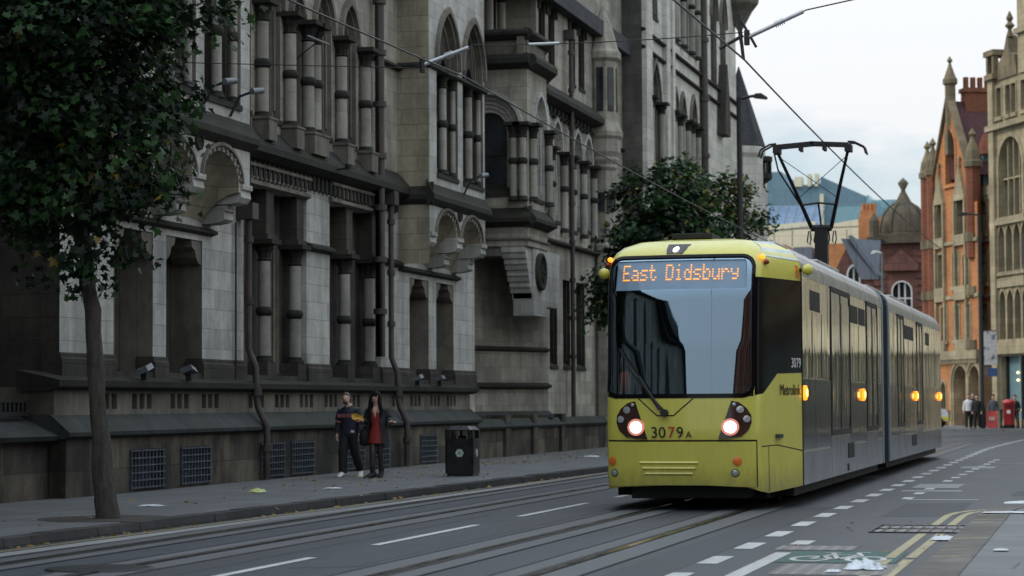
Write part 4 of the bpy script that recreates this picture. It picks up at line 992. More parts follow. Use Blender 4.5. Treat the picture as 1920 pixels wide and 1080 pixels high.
for y0, y1 in ((5.32,8.18),(10.97,13.03),(17.42,18.98),(22.47,24.18)):
    for sx in (1, -1):
        mb = MB(); X0, X1 = (1.29, 1.335) if sx > 0 else (-1.335, -1.29)
        fr = .07
        for a, b_, z0, z1 in ((y0,y0+fr,.96,3.34),(y1-fr,y1,.96,3.34),(y0+fr,y1-fr,3.26,3.34),(y0+fr,y1-fr,.96,1.05)): mb.box(X0, X1, a, b_, z0, z1)
        ym = (y0+y1)/2; mb.box(X0, X1+(-.006 if sx > 0 else 0), ym-.04, ym+.04, 1.05, 3.26)
        dr = tb(mb, 'door', M['rubber'])
        for a, b_ in ((y0+fr,ym-.04),(ym+.04,y1-fr)):
            mb = MB(); xx = 1.316*sx; mb.box(min(xx,xx+.006*sx), max(xx,xx+.006*sx), a+.0, b_-.0, 1.05, 3.26, 1); mb.box(min(xx+.006*sx,xx+.012*sx), max(xx+.006*sx,xx+.012*sx), a+.08, b_-.08, 1.25, 3.12, 0)
            tb(mb, 'door_leaf', [M['tdoor'], M['tmid']], dr)
# articulation bellows and pale blue ring edges
mb = MB()
for k in range(12):
    y = 13.98+k*.135; r = .0 if k % 2 else .07
    pr = [(x-r if i < 3 else x*(1-r*.05), z) for i, (x, z) in enumerate(XS)]; pr = pr + [(-x, z) for x, z in pr[::-1]]; n = len(pr)
    if k: mb.add(last + [(x, y, z) for x, z in pr], [(i, i+1, n+i+1, n+i) for i in range(n-1)], 0, False)
    last = [(x*.985, y, z) for x, z in pr]
tb(mb, 'bellows', M['rubber'])
for y0 in (13.93, 15.36):
    mb = MB(); pr = [(x*1.012, z) for x, z in XS]; pr += [(-x, z) for x, z in pr[::-1]]; n = len(pr)
    mb.add([(x, y0, z) for x, z in pr] + [(x, y0+.24, z) for x, z in pr] + [(x*.95, y0, z) for x, z in pr] + [(x*.95, y0+.24, z) for x, z in pr], [f for i in range(n-1) for f in ((i,i+1,n+i+1,n+i),(2*n+i,2*n+i+1,i+1,i),(n+i,n+i+1,3*n+i+1,3*n+i))])
    tb(mb, 'gangway_ring', M['blue_grey'])
# access boxes on the skirt
for y, z0, z1, w_ in ((7.7,.55,.80,.9),(7.6,.34,.46,.18),(20.9,.5,.74,1.2)):
    flank('access_panel', M['under'], [(y, y+w_, z0, z1, 1.326, 1.336)])
# amber side repeaters
for y, z in ((1.86,1.63),(10.1,1.62),(21.95,1.62),(29.6,1.62)):
    for sx in (1, -1):
        mb = MB(); mb.lathe([(.001,-.11),(.03,-.10),(.042,-.05),(.042,.05),(.03,.10),(.001,.11)], (sx*1.345,y,z), 10, 0); mb.lathe([(.001,-.06),(.02,-.05),(.02,.05),(.001,.06)], (sx*1.37,y-.012,z), 8, 1)
        tb(mb, 'side_lamp', [M['amber'], M['amber_hot']])
mb = MB()
for i in range(1): pass
for s, nm in ((1.02,1),(-1.2,1)):
    mb = MB(); c = sf(s, 3.52, .03); mb.lathe([(.001,-.04),(.032,-.025),(.036,.025),(.001,.04)], c, 8, 0, axis='Y'); c2 = sf(s+(.12 if s>0 else -.1), 3.45, .03); mb.lathe([(.001,-.04),(.036,-.025),(.036,.025),(.001,.04)], c2, 8, 1, axis='Y'); tb(mb, 'marker_light', [M['amber'], plain('dark_red_lens', (.16,.015,.01), .25)])
for sx in (1, -1):
    mb = MB(); mb.lathe([(.001,-.085),(.058,-.062),(.082,0),(.058,.062),(.001,.085)], (sx*1.42,1.72,3.40), 12, 0); mb.tube([(sx*1.3,1.78,3.40),(sx*1.4,1.72,3.40)], .03, 6, 1); tb(mb, 'camera_pod', [M['tyellow'], M['under']])
# roof gear
mb = MB(); mb.box(-.42,.14,1.5,2.3,3.87,3.95); tb(mb, 'roof_hatch', M['under'], bevel=.01)
for y0, y1, w_ in ((4.5,8.5,.62),(9.3,12.6,.7),(18.5,22.0,.66),(23.5,28,.7)):
    mb = MB(); mb.box(-w_,w_,y0,y1,3.84,4.02); tb(mb, 'roof_box', M['troof'], bevel=.03)
# underframe, bogies and wheels
mb = MB(); mb.box(-1.22,1.22,1.6,13.9,.16,.62); mb.box(-1.22,1.22,15.7,29.6,.16,.62); mb.box(-.8,.75,.45,1.5,.17,.45); mb.box(-.95,.9,1.2,3.0,.13,.5); tb(mb, 'underframe', M['under'])
for y in (3.4,5.2,13.8,15.7,25.2,27.0):
    for sx in (1, -1):
        mb = MB(); mb.lathe([(.001,-.07),(.33,-.07),(.33,.05),(.36,.05),(.36,.075),(.001,.075)], (sx*.70,y,.345), 20, axis='X'); tb(mb, 'wheel', M['under'])
# rear end tapers in like the front
mb = MB(); mb.prism([(1.31,30.3,.35),(-1.31,30.3,.35),(-.95,31.9,.35),(0,32.1,.35),(.95,31.9,.35)], (0,0,3.2)); tb(mb, 'rear_cab', M['tyellow'])
# pantograph
PAN = M['black']
mb = MB(); mb.box(-.12,.12,15.9,16.2,3.8,5.05); mb.box(-.5,.5,15.6,17.6,3.84,4.0); mb.tube([(-.2,16.05,5.08),(.2,16.05,5.08)], .07, 8); mb.tube([(-.1,16.2,4.1),(-.1,17.4,4.0)], .04, 6); pt = tb(mb, 'pantograph', PAN)
mb = MB()
for sx in (1, -1):
    mb.tube([(sx*.19,16.05,5.08),(sx*.42,15.4,5.8),(sx*.66,14.75,6.5)], [.042,.036,.03], 8)
mb.tube([(-.30,15.75,5.42),(-.70,15.0,6.2),(-.74,14.8,6.5)], .018, 6)
mb.tube([(-.33,15.6,5.52),(0,15.55,5.56),(.33,15.6,5.52)], .022, 6); mb.tube([(0,15.55,5.56),(0,16.05,5.1)], .018, 6)
mb.tube([(-.38,15.5,5.65),(.6,14.85,6.4)], .008, 4); mb.tube([(.38,15.5,5.65),(-.6,14.85,6.4)], .008, 4)
for i in range(4):
    x = -.2+.13*i+(.05 if i > 1 else -.05); mb.tube([(x,16.05,5.02),(x-.03,16.05,4.8),(x+.02,16.05,4.74),(x+.05,16.05,4.85),(x+.03,16.05,5.02)], .012, 4)
tb(mb, 'frame', PAN, pt)
for y in (14.6, 14.9):
    mb = MB(); mb.tube([(-1.02,y,6.44),(-.98,y,6.58),(-.8,y,6.68),(-.68,y,6.69)], .022, 6); mb.tube([(.68,y,6.69),(.8,y,6.68),(.98,y,6.58),(1.02,y,6.44)], .022, 6)
    mb.obox((-.34,y,6.66), (.36,0,.025), (0,.035,0), (0,0,.035)); mb.obox((.34,y,6.66), (.36,0,-.025), (0,.035,0), (0,0,.035))
    tb(mb, 'contact_strip', PAN, pt)
for a, b_, z in ((-.74,-.62,6.5),(.62,.74,6.5),(-.25,-.2,6.54),(.2,.25,6.54)): mb = MB(); mb.box(a,b_,14.55,14.95,z,6.64); tb(mb, 'contact_carrier', PAN, pt)
# lettering
def text(name, body, size, loc, rot, m, par, world=None, align='CENTER', ext=.002, sx=1.0):
    cu = bpy.data.curves.new(name, 'FONT'); cu.body = body; cu.size = size; cu.align_x = align; cu.extrude = ext; cu.resolution_u = 4
    tmp = bpy.data.objects.new('tmp', cu); COL.objects.link(tmp); bpy.context.view_layer.update()
    me = bpy.data.meshes.new_from_object(tmp.evaluated_get(bpy.context.evaluated_depsgraph_get())); bpy.data.objects.remove(tmp); bpy.data.curves.remove(cu)
    mw = Matrix.Translation(loc) @ rot.to_4x4() @ Matrix.Diagonal((sx,1,1,1)); o = ORG.get(par.name, V((0,0,0)))
    me.transform(Matrix.Translation(-o) @ mw); me.name = name
    me.materials.clear(); me.materials.append(m); ob = bpy.data.objects.new(name, me); COL.objects.link(ob); ob.parent = par; ORG[ob.name] = o
    return ob
def onsurf(s, z, off=.006):
    p = sf(s, z, off); x = (sf(s+.05, z)-sf(s-.05, z)).normalized(); y = (sf(s, z+.05)-sf(s, z-.05)).normalized(); n = x.cross(y).normalized(); y = n.cross(x)
    p = V((1.315-(1.315-p.x)*KX, p.y, p.z)); return p+V((TX,TY,0)), Matrix((x, y, n)).transposed()
p, r = onsurf(-.36, 1.015); text('fleet_number', '30', .22, p, r, M['ink'], TR)
p, r = onsurf(-.185, 1.015); text('fleet_number', '7', .22, p, r, M['red_txt'], TR)
p, r = onsurf(-.07, 1.015); text('fleet_number', '9', .22, p, r, M['ink'], TR); p, r = onsurf(-.0+.045, 1.015); text('fleet_number', 'A', .13, p, r, M['ink'], TR)
p, r = onsurf(2.12, 1.60); text('operator_name', 'Metrolink', .22, p, r, M['ink'], TR, sx=.95)
p, r = onsurf(2.36, 1.99); text('fleet_number', '3079', .2, p, r, M['white_txt'], TR)
p, r = onsurf(2.45, 3.36); mb = MB(); patch(mb, [(2.38,3.28),(2.5,3.28),(2.5,3.46),(2.38,3.46)], .004, 0, h=.1); tb(mb, 'warning_label', M['orange'])
# ------------------------------------------------------------------ far buildings
M['brick'] = stone('orange_brick', (.62,.27,.11), (.50,.20,.08), (.14,.08,.055), .4, bw=.3, bh=.1, mortar=.012)
M['brick_red'] = stone('dark_red_brick', (.30,.115,.065), (.23,.085,.05), (.06,.03,.025), .5, bw=.3, bh=.1)
M['sand'] = stone('buff_sandstone', (.50,.42,.28), (.39,.33,.215), (.09,.08,.055), .6, bw=.9, bh=.4)
M['sand_dk'] = stone('weathered_sandstone', (.30,.24,.15), (.24,.19,.12), (.05,.045,.035), .7, bw=.9, bh=.5)
M['plum'] = stone('plum_tile_roof', (.10,.045,.05), (.075,.036,.04), (.04,.022,.025), .4, bw=.25, bh=.18)
M['red_stone'] = stone('dull_red_sandstone', (.22,.105,.085), (.18,.085,.07), (.05,.03,.028), .6, bw=1.0, bh=.55, mortar=.03)
M['dome'] = stone('soot_dome_stone', (.16,.13,.09), (.12,.10,.072), (.03,.03,.028), .7, bw=.8, bh=.4)
M['cream'] = stone('cream_cladding', (.72,.68,.52), (.68,.64,.49), (.45,.42,.33), .3, bw=2.5, bh=8, mortar=.02)
M['bluepanel'] = stone('blue_grey_cladding', (.17,.27,.34), (.15,.24,.31), (.10,.17,.22), .4, bw=3, bh=1.6, mortar=.02)
M['blueroof'] = stone('blue_metal_roof', (.17,.25,.37), (.14,.21,.32), (.09,.14,.21), .4, bw=.9, bh=9, mortar=.03)
M['lead'] = stone('grey_lead_roof', (.16,.18,.22), (.14,.16,.19), (.08,.09,.10), .4, bw=.9, bh=9, mortar=.04)
M['white_frame'] = plain('white_window_frame', (.62,.63,.62), .5)
M['shop_red'] = plain('red_shop_sign', (.55,.03,.03), .4); M['shopglow'] = emit('shop_lamp', (1,.72,.35), 3)
M['teal_glass'] = plain('pale_teal_glass', (.22,.36,.42), .12, .3, .2)

def bthing(name, lb, loc): return thing(name, lb, 'building', loc)
def bwin(par, F, a0, a1, z0, z1, kind='flat', zs=None, n=2, m='sand', fr=.12, rec=.3, tr=None, k=.95):
    """opening with stone frame, mullions and glass; returns hole"""
    w = a1-a0; sc = (a0+a1)/2
    zs = z1 if kind == 'flat' else (zs or z1-w*.7)
    ol = arch(sc, w, z0, zs, kind, k); mb = MB()
    reveal(mb, F, ol, 0, rec, 0, False)
    for i in range(1, n): x = a0+w*i/n; F.box(mb, x-.05, x+.05, z0, z1-.02, rec*.3, rec-.02, 0)
    if tr: F.box(mb, a0, a1, tr-.05, tr+.05, rec*.35, rec-.03, 0)
    o2 = arch(sc, w+2*fr, z0, zs+(fr if kind == 'flat' else 0), kind, k)
    ring(mb, F, o2, ol, -.05, -.05, 0); reveal(mb, F, o2, -.05, .0, 0, False)
    F.box(mb, a0-fr*1.3, a1+fr*1.3, z0-.2, z0, -.14, rec, 0)
    wn = mb.build('window', M[m], par); g = MB(); g.add([F.p(x, z, rec-.01) for x, z in ol], [list(range(len(ol)))])
    g.build('pane', M['glass'], wn)
    return ol
A26 = radians(26); FBK = Fr((-6.84,130,0),(sin(A26),-cos(A26),0),(-cos(A26),-sin(A26),0))
BB = bthing('brick_building', 'tall orange brick gothic building with steep gable and plum tiled roof across the crossing', (-6.84,130,.1))
mb = MB(); hs = []
hs.append(bwin(BB, FBK, -4.25, -2.9, 13.9, 17.2, 'pointed', 15.9, 1, 'brick', .2, .4)); 
for a, b in ((-5.65,-4.75),(-2.75,-1.5)): hs.append(bwin(BB, FBK, a, b, 10.9, 12.75, 'pointed', 12.3, 2))
for a, b in ((-5.6,-4.55),(-3.45,-2.65),(-1.95,-1.1)): hs.append(bwin(BB, FBK, a, b, 8.0, 9.95, 'flat' if a < -2 else 'round', 9.5, 2))
for a, b in ((-5.25,-4.4),(-3.35,-2.6),(-1.75,-1.0)): hs.append(bwin(BB, FBK, a, b, 4.95, 6.9, n=2, tr=6.2))
for a, b, z in ((-3.6,-1.6,3.5),(-1.28,.1,3.45)): hs.append(arch((a+b)/2, b-a, .1, z-(b-a)/2, 'round'))
hs.append(bwin(BB, FBK, -5.5, -4.75, .4, 2.7, 'pointed', 2.0, 1))
wall(mb, FBK, [(-6.0,.1),(-6.0,14.6),(-4.55,17.0),(-3.72,18.9),(-2.6,17.3),(-.9,14.6),(-.9,12.6),(.15,12.6),(.15,.1)], hs, 0, 0)
for h in hs[-3:-1]: reveal(mb, FBK, h, 0, 1.0, 1, False)
mb.build('wall', [M['brick'], M['sand']], BB)
F2 = Fr(FBK.p(0,0,.9), FBK.t, FBK.n); mb = MB(); h2 = []
for z0, z1 in ((10.9,12.6),(8.1,10.0),(5.0,6.9)): h2.append(bwin(BB, F2, -1.75, -.65, z0, z1, n=3, tr=z0+1.2))
wall(mb, F2, rect(-3.4, 1.9, .1, 13.6), h2); F2.box(mb, -3.2, 1.9, 13.0, 13.5, -.15, .3, 1)
for i in range(14): F2.box(mb, -2.9+i*.34, -2.75+i*.34, 12.75, 13.0, -.12, 0, 1)
mb.build('wall', [M['brick'], M['sand']], BB)
mb = MB()                                            # ground arcade stone and string courses
FBK.box(mb, -7.3, .2, 3.85, 4.35, -.25, .02); FBK.box(mb, -6.1, .2, 7.3, 7.5, -.1, .02); FBK.box(mb, -6.1, .2, 10.4, 10.6, -.12, .02); F2.box(mb, -3, 1.7, 3.9, 4.4, -.3, .02); F2.box(mb, -3, 1.7, 7.3, 7.5, -.1, .02); F2.box(mb, -3,1.7,10.4,10.6,-.1,.02)
for i in range(20): FBK.box(mb, -6+i*.31, -5.84+i*.31, 3.6, 3.85, -.2, 0)
mb.build('string_course', M['sand'], BB)
for a, b, z in ((-3.6,-1.6,3.5),(-1.28,.1,3.45)):
    am = MB(); w_ = b-a; ou = arch((a+b)/2, w_+.7, .1, z-w_/2, 'round'); mi = arch((a+b)/2, w_+.3, .1, z-w_/2, 'round'); inn = arch((a+b)/2, w_, .1, z-w_/2, 'round')
    ring(am, FBK, ou, mi, -.12, -.12); reveal(am, FBK, ou, -.12, 0, 0, False); reveal(am, FBK, mi, -.12, -.05, 0, False); ring(am, FBK, mi, inn, -.05, -.05); reveal(am, FBK, inn, -.05, 0, 0, False); am.build('arch', M['sand'], BB)
for a in [(-6.0,-5.7,.15,3.6,-.06,.02)] + [(-6.01,-5.8,4.6+k*1.1,4.75+k*1.1,-.02,.02) for k in range(9)]: mb = MB(); FBK.box(mb, *a); mb.build('quoin', M['sand'], BB)
# oriel stacks with gablets
for a0, a1, zt in ((-5.75,-4.55,14.7),(-2.85,-1.35,14.8)):
    mb = MB(); sc = (a0+a1)/2
    for z0, z1 in ((10.3,10.9),(7.2,8.0),(4.3,4.95)): FBK.box(mb, a0-.1, a1+.1, z0, z1, -.22, -.0)
    FBK.box(mb, a0-.12, a0+.06, 4.3, 13, -.2, 0); FBK.box(mb, a1-.06, a1+.12, 4.3, 13, -.2, 0)
    mb.prism([FBK.p(a0-.1,12.85,-.2),FBK.p(a1+.1,12.85,-.2),FBK.p(sc,zt,-.2)], FBK.n*-.22); q = FBK.p(sc, zt, -.1); mb.lathe([(.08,-.2),(.05,.3),(.12,.42),(.01,.6)], q, 6)
    mb.build('gablet', M['sand'], BB)
for s, zt, r, m1 in ((-7.35,15.6,.42,'brick_red'),(-6.5,15.7,.4,'brick_red'),(-.65,15.6,.42,'brick_red')):
    mb = MB(); q = FBK.p(s,0,.1); mb.lathe([(r,.1 if s < -6 else 9.5),(r,zt-1.0)], q, 8, 0, False); mb.lathe([(r*1.25,zt-1.0),(r*1.25,zt-.7),(r*1.05,zt-.6),(r*.9,zt-.1),(.14,zt+.5),(.1,zt+.7),(.22,zt+.85),(.02,zt+1.2)], q, 8, 1, False)
    for z in (4.4,7.4,10.4): mb.lathe([(r*1.15,z),(r*1.15,z+.5)], q, 8, 1, False)
    mb.build('turret', [M[m1], M['sand_dk']], BB)
mb = MB(); FBK.box(mb, -7.5, -6.0, .1, 14.2, .15, 1.5); FBK.box(mb, -7.55, -6.0, 10.0, 10.8, .05, 1.4, 1); FBK.box(mb, -7.6, -6.0, 4.3, 8.0, .08, 1.3, 1); mb.build('wall', [M['brick'], M['sand']], BB)
mb = MB(); q = FBK.p(-3.72,0,.1); mb.lathe([(.3,16.9),(.3,19.6),(.42,19.7),(.42,19.95),(.33,20.1),(.12,20.7),(.07,20.9),(.17,21.05),(.02,21.3)], q, 8, 0, False); FBK.box(mb, -3.95, -3.5, 15.6, 17.0, -.2, .2)
for a, b in (((-6.1,14.5),(-3.8,18.9)),((-.85,14.5),(-3.65,18.9))):
    mb.obox(V(FBK.p((a[0]+b[0])/2,(a[1]+b[1])/2,.05)), FBK.t*(b[0]-a[0])/2+V((0,0,(b[1]-a[1])/2)), FBK.n*.22, V((0,0,.14)))
mb.build('coping', M['sand_dk'], BB)
mb = MB(); P3 = [FBK.p(-6.2,14.2,.2),FBK.p(-3.7,18.7,.2),FBK.p(-.8,14.2,.2)]; mb.prism(P3, -FBK.n*9); mb.build('roof', M['plum'], BB)
mb = MB(); FBK.box(mb, -4.1, -3.3, 17.8, 19.2, .9, 2.5); FBK.box(mb, -4.2, -3.2, 19.2, 19.45, .8, 2.6)
for i in range(4): q = FBK.p(-3.7,19.4,1.05+i*.43); mb.lathe([(.16,0),(.16,.7)], q, 8)
mb.build('chimney', M['brick_red'], BB)
mb = MB(); FBK.box(mb, -2.1, -1.3, 13.4, 15.4, 1.0, 1.9); mb.build('dormer', M['bluepanel'], BB); mb = MB(); mb.prism([FBK.p(-2.3,15.4,.9),FBK.p(-1.0,15.4,.9),FBK.p(-1.65,16.6,1.2)], -FBK.n*1.2); mb.build('roof', M['brick_red'], BB)
mb = MB(); FBK.box(mb, -6, 1.5, .1, 12.5, 3.0, 12, 0); mb.build('wall', M['brick_red'], BB)
# shop behind the arcade
mb = MB(); FBK.box(mb, -3.7, .2, .1, 3.6, 1.0, 1.1, 0); FBK.box(mb, -3.4, -1.8, 1.7, 2.75, .93, .99, 1); FBK.box(mb, -1.2, -.7, 2.2, 3.0, .93, .99, 1); FBK.box(mb, -1.25,-1.05,.3,2.0,.93,.99,1)
q = FBK.p(-2.9,3.0,.85); mb.obox(q, FBK.t*.3, FBK.n*.05, V((0,0,.3)), 1); mb.obox(V(q)-FBK.n*-.07, FBK.t*.14, FBK.n*.03, V((0,0,.13)), 2); mb.build('shop_front', [M['glass'], M['shop_red'], M['white_frame']], BB)

SB = bthing('sandstone_building', 'buff sandstone building with big arched window and corner turret at the right edge', (*FBK.p(5,0)[:2],.1))
mb = MB(); hs = []
hs.append(bwin(SB, FBK, 3.2, 6.2, 11.4, 15.8, 'round', 14.2, 4, 'sand', .25, .6, tr=13.5))
for a in (3.05,4.05,5.05,6.05): hs.append(bwin(SB, FBK, a, a+.8, 8.45, 10.85, 'pointed', 10.3, 1, 'sand', .12, .4)); hs.append(bwin(SB, FBK, a, a+.8, 4.8, 7.3, 'pointed', 6.8, 1, 'sand', .12, .4))
for a, b in ((3.1,3.7),(4.3,4.9),(5.0,5.6),(6.3,7.0)): hs.append(bwin(SB, FBK, a, b, 16.9, 18.5, n=1))
hs.append(rect(3.0, 7.4, .5, 3.9))
wall(mb, FBK, rect(2.3, 16, .1, 19.2), hs); reveal(mb, FBK, hs[-1], 0, .5); 
FBK.box(mb, 2.3, 16, 4.0, 4.6, -.2, .0); FBK.box(mb, 2.2, 16, 11.0, 11.25, -.2, 0); FBK.box(mb, 2.2, 16, 7.6, 8.1, -.14, 0); FBK.box(mb, 2.1, 16, 16.2, 16.5, -.35, .0); FBK.box(mb, 2.3, 2.95, .1, 19, -.22, 0); FBK.box(mb, 2.3, 16, .1, 19, .9, 12)
mb.build('wall', M['sand'], SB)
mb = MB(); FBK.box(mb, 2.25, 3.4, 19.0, 19.3, -.4, 1.0); 
for a in (2.35, 3.1): FBK.box(mb, a, a+.25, 19.3, 20.3, -.3, .0)
FBK.box(mb, 2.35, 3.35, 19.3, 20.3, .6, .9); FBK.box(mb, 2.2, 3.5, 20.3, 20.6, -.4, 1.0); mb.build('turret', M['sand_dk'], SB)
mb = MB(); mb.prism([FBK.p(3.3,18.9,-.1),FBK.p(5.9,18.9,-.1),FBK.p(5.7,20.0,-.1),FBK.p(5.1,20.2,-.1),FBK.p(4.7,21.2,-.1),FBK.p(4.2,20.2,-.1),FBK.p(3.5,19.8,-.1)], -FBK.n*.6); q = FBK.p(4.7,21.1,.1); mb.lathe([(.2,0),(.1,.4),(.28,.6),(.1,.8),(.2,1.0),(.02,1.4)], q, 6, 0, False); mb.build('gable', M['sand_dk'], SB)
mb = MB(); FBK.box(mb, 6.1, 8.5, 18.9, 24, -.1, 2); FBK.box(mb, 6.0, 8.6, 21, 21.3, -.3, 2.1); mb.build('tower', M['sand'], SB)
mb = MB(); FBK.box(mb, 3.0, 7.4, .5, 3.9, .45, .5, 0)
for x in (3.0,5.0,7.3): FBK.box(mb, x, x+.12, .5, 3.9, .3, .46, 1)
for z in (3.0,2.6,1.0): q = FBK.p(4.3, z, .4); mb.lathe([(.001,-.08),(.08,0),(.001,.08)], q, 8, 2)
mb.build('shop_front', [M['teal_glass'], M['iron'], M['shopglow']], SB)

# domed red sandstone building and its gabled neighbour
DB = bthing('domed_building', 'dark red sandstone corner building topped by a sooty stone dome and urn finial', (-13.5,162,.1))
FDm = Fr((-13.55,160,0),(1,0,0),(0,-1,0)); mb = MB(); hs = [bwin(DB, FDm, -.62, .62, 7.2, 9.7, 'round', 9.1, 3, 'white_frame', .1, .3, tr=8.6)]
wall(mb, FDm, rect(-1.95, 3, .1, 12.4), hs)
for k in range(14): FDm.box(mb, -1.98, -1.1, 5.5+k*.5, 5.75+k*.5, -.08, 0); FDm.box(mb, 1.0, 3, 5.5+k*.5, 5.75+k*.5, -.08, 0)
FDm.box(mb, -1.95, 3, .1, 12.4, .5, 10)
mb.prism([FDm.p(-1.1,10.5,-.3),FDm.p(1.1,10.5,-.3),FDm.p(1.2,10.9,-.3),FDm.p(0,12.0,-.3),FDm.p(-1.2,10.9,-.3)], V((0,.3,0))); FDm.box(mb, -2.2, 3, 6.4, 6.9, -.3, 0)
mb.build('wall', M['red_stone'], DB)
mb = MB(); FDm.box(mb, -2.3, 3.0, 12.4, 12.85, -.5, 4); FDm.box(mb, -1.9, 2.6, 12.85, 13.05, -.1, 3.9); 
for sx in (-1.85, 1.85): mb.lathe([(.35,12.8),(.35,14.0),(.2,14.3),(.02,14.6)], (-13.55+sx,160.1,0), 8, 0, False)
mb.build('cornice', M['dome'], DB)
mb = MB(); c = (-13.5,161.7,0); mb.lathe([(1.72,12.8),(1.72,13.1),(1.6,13.2)], c, 16, 0, False); mb.lathe([(1.62,13.2),(1.6,13.7),(1.4,14.45),(1.0,15.0),(.5,15.3)], c, 20, 0); 
for k in range(8): a = k*pi/4+.3; mb.tube([(c[0]+r*cos(a),c[1]+r*sin(a),z) for r, z in ((1.66,13.2),(1.64,13.7),(1.44,14.47),(1.04,15.02),(.5,15.35))], .08, 5)
mb.lathe([(.7,15.2),(.5,15.5),(.32,15.85),(.18,16.1),(.14,16.25),(.38,16.7),(.28,16.85),(.02,17.1)], c, 10); mb.build('dome', M['dome'], DB)
GB = bthing('gabled_building', 'small dark red gabled building with grey lead roof left of the dome', (-16,152,.1))
FG = Fr((-16,150,0),(1,0,0),(0,-1,0)); mb = MB(); hs = [bwin(GB, FG, -.15, .55, 7.8, 10.2, 'pointed', 9.7, 2, 'white_frame', .1, .25)]
wall(mb, FG, [(-1.6,.1),(-1.6,8.8),(.1,12.2),(1.5,9.9),(1.5,.1)], hs); FG.box(mb, -1.6, 1.5, .1, 8.5, .5, 9); mb.build('wall', M['red_stone'], GB)
mb = MB(); mb.prism([FG.p(-.1,12.25,-.4),FG.p(.15,12.3,-.4),FG.p(1.9,9.7,-.4),FG.p(1.75,9.55,-.4),FG.p(.1,11.9,-.4)], V((0,3,0)));
mb.add([FG.p(-.55,12.1,-.35),FG.p(1.85,12.1,1.6),FG.p(1.85,9.4,-.35),FG.p(.7,9.4,-.35)], [(0,1,2,3)]); mb.add([FG.p(-.55,12.1,-.3),FG.p(2,12.1,1.65),FG.p(2,12.1,6),FG.p(-.55,12.1,6)], [(0,1,2,3)])
mb.build('roof', M['lead'], GB)
LB = bthing('low_brick_block', 'low modern block of red brick and grey piers behind the tram roof', (-24,192,.1))
mb = MB(); 
for i, x in enumerate((-40,-36,-32,-29.5,-26.9,-24.9,-22.7)): mb.box(x, x+[3.2,3.2,1.6,2.0,1.3,1.5,3.4][i], 190-(i % 2)*.3, 198, .1, 14.55-(i % 2)*.25, i % 2)
mb.build('wall', [M['brick'], M['lead']], LB); mb = MB(); mb.tube([(-40,189.8,15.6),(-19,189.8,15.9)], .04, 5)
for k in range(15): mb.tube([(-40+1.5*k,189.8,14.4),(-40+1.5*k,189.8,15.7)], .03, 4)
mb.build('railing', M['iron'], LB)
CB = bthing('cream_hall', 'long cream sloping clad hall seen behind the low brick block', (-25,202,.1))
mb = MB(); mb.prism([(-52,200,.1),(-52,200,14.5),(-28.7,200,16.1),(-22,200,17.1),(-20.3,200,17.35),(-19.95,200,16.9),(-19.9,200,.1)], (0,18,0)); mb.build('wall', M['cream'], CB)
TB_ = bthing('brick_stack_building', 'orange brick wall with chimney stack beside the dome', (-16,170,.1))
mb = MB(); mb.box(-17.3,-15.4,168,176,.1,14.9); mb.box(-17.2,-16.1,168.2,169.5,14.9,15.4)
for k in range(4): mb.lathe([(.14,15.4),(.14,15.95)], (-17+.27*k,168.7,0), 7)
mb.build('wall', M['brick'], TB_)
GM = bthing('glass_office', 'blue grey clad modern office block rising behind the cream hall', (-35,265,.1))
mb = MB(); mb.prism([(-60,260,.1),(-60,260,27.7),(-35.4,260,27.7),(-34.7,260,26.0),(-31,260,26.2),(-30.9,260,27.0),(-25.8,260,24.6),(-25.8,260,.1)], (0,30,0)); mb.build('wall', M['bluepanel'], GM)
mb = MB(); mb.box(-33.9,-33.0,259.6,261,25.9,27.0); mb.box(-32.4,-32.0,259.5,261,25.9,27.3); mb.box(-31.6,-31.2,259.5,261,25.9,27.3); mb.box(-31.0,-30.6,259.4,260,21.5,25.0); mb.build('plant_room', M['cream'], GM)
mb = MB()
for k in range(9): mb.box(-29.5+.42*k,-29.45+.42*k,259.85,259.95,21,23.6)
mb.box(-29.6,-25.8,259.8,259.9,20.9,23.5); mb.build('curtain_wall', M['teal_glass'], GM)
mb = MB(); mb.box(-25.8,-25.5,259.7,290,.1,24.7); mb.build('corner_fin', M['teal_glass'], GM)
BR = bthing('blue_roofed_hall', 'hall with a ribbed blue metal roof in front of the office block', (-34,232,.1))
mb = MB(); mb.prism([(-50,230,.1),(-50,230,18.2),(-28,230,19.6),(-28,230,.1)], (0,15,0), 1)
mb.add([(-50,229.9,17.0),(-27.3,229.9,19.2),(-28.6,240,22.0),(-50,240,22.4)], [(0,1,2,3)], 0); 
for k in range(10): x = -36+.95*k; mb.tube([(x,229.9,18.5+(x+36)*.09),(x-.6,240,22.3)], .05, 4, 2)
mb.build('roof', [M['blueroof'], M['cream'], M['lead']], BR)
TG = bthing('far_office', 'pale teal office slab peeping out left of the dome', (-26.5,282,.1))
mb = MB(); mb.box(-30,-23,280,290,.1,25.9); 
for k in range(8): mb.box(-30+.9*k,-29.9+.9*k,279.9,280,22,25.7)
mb.build('wall', M['teal_glass'], TG)

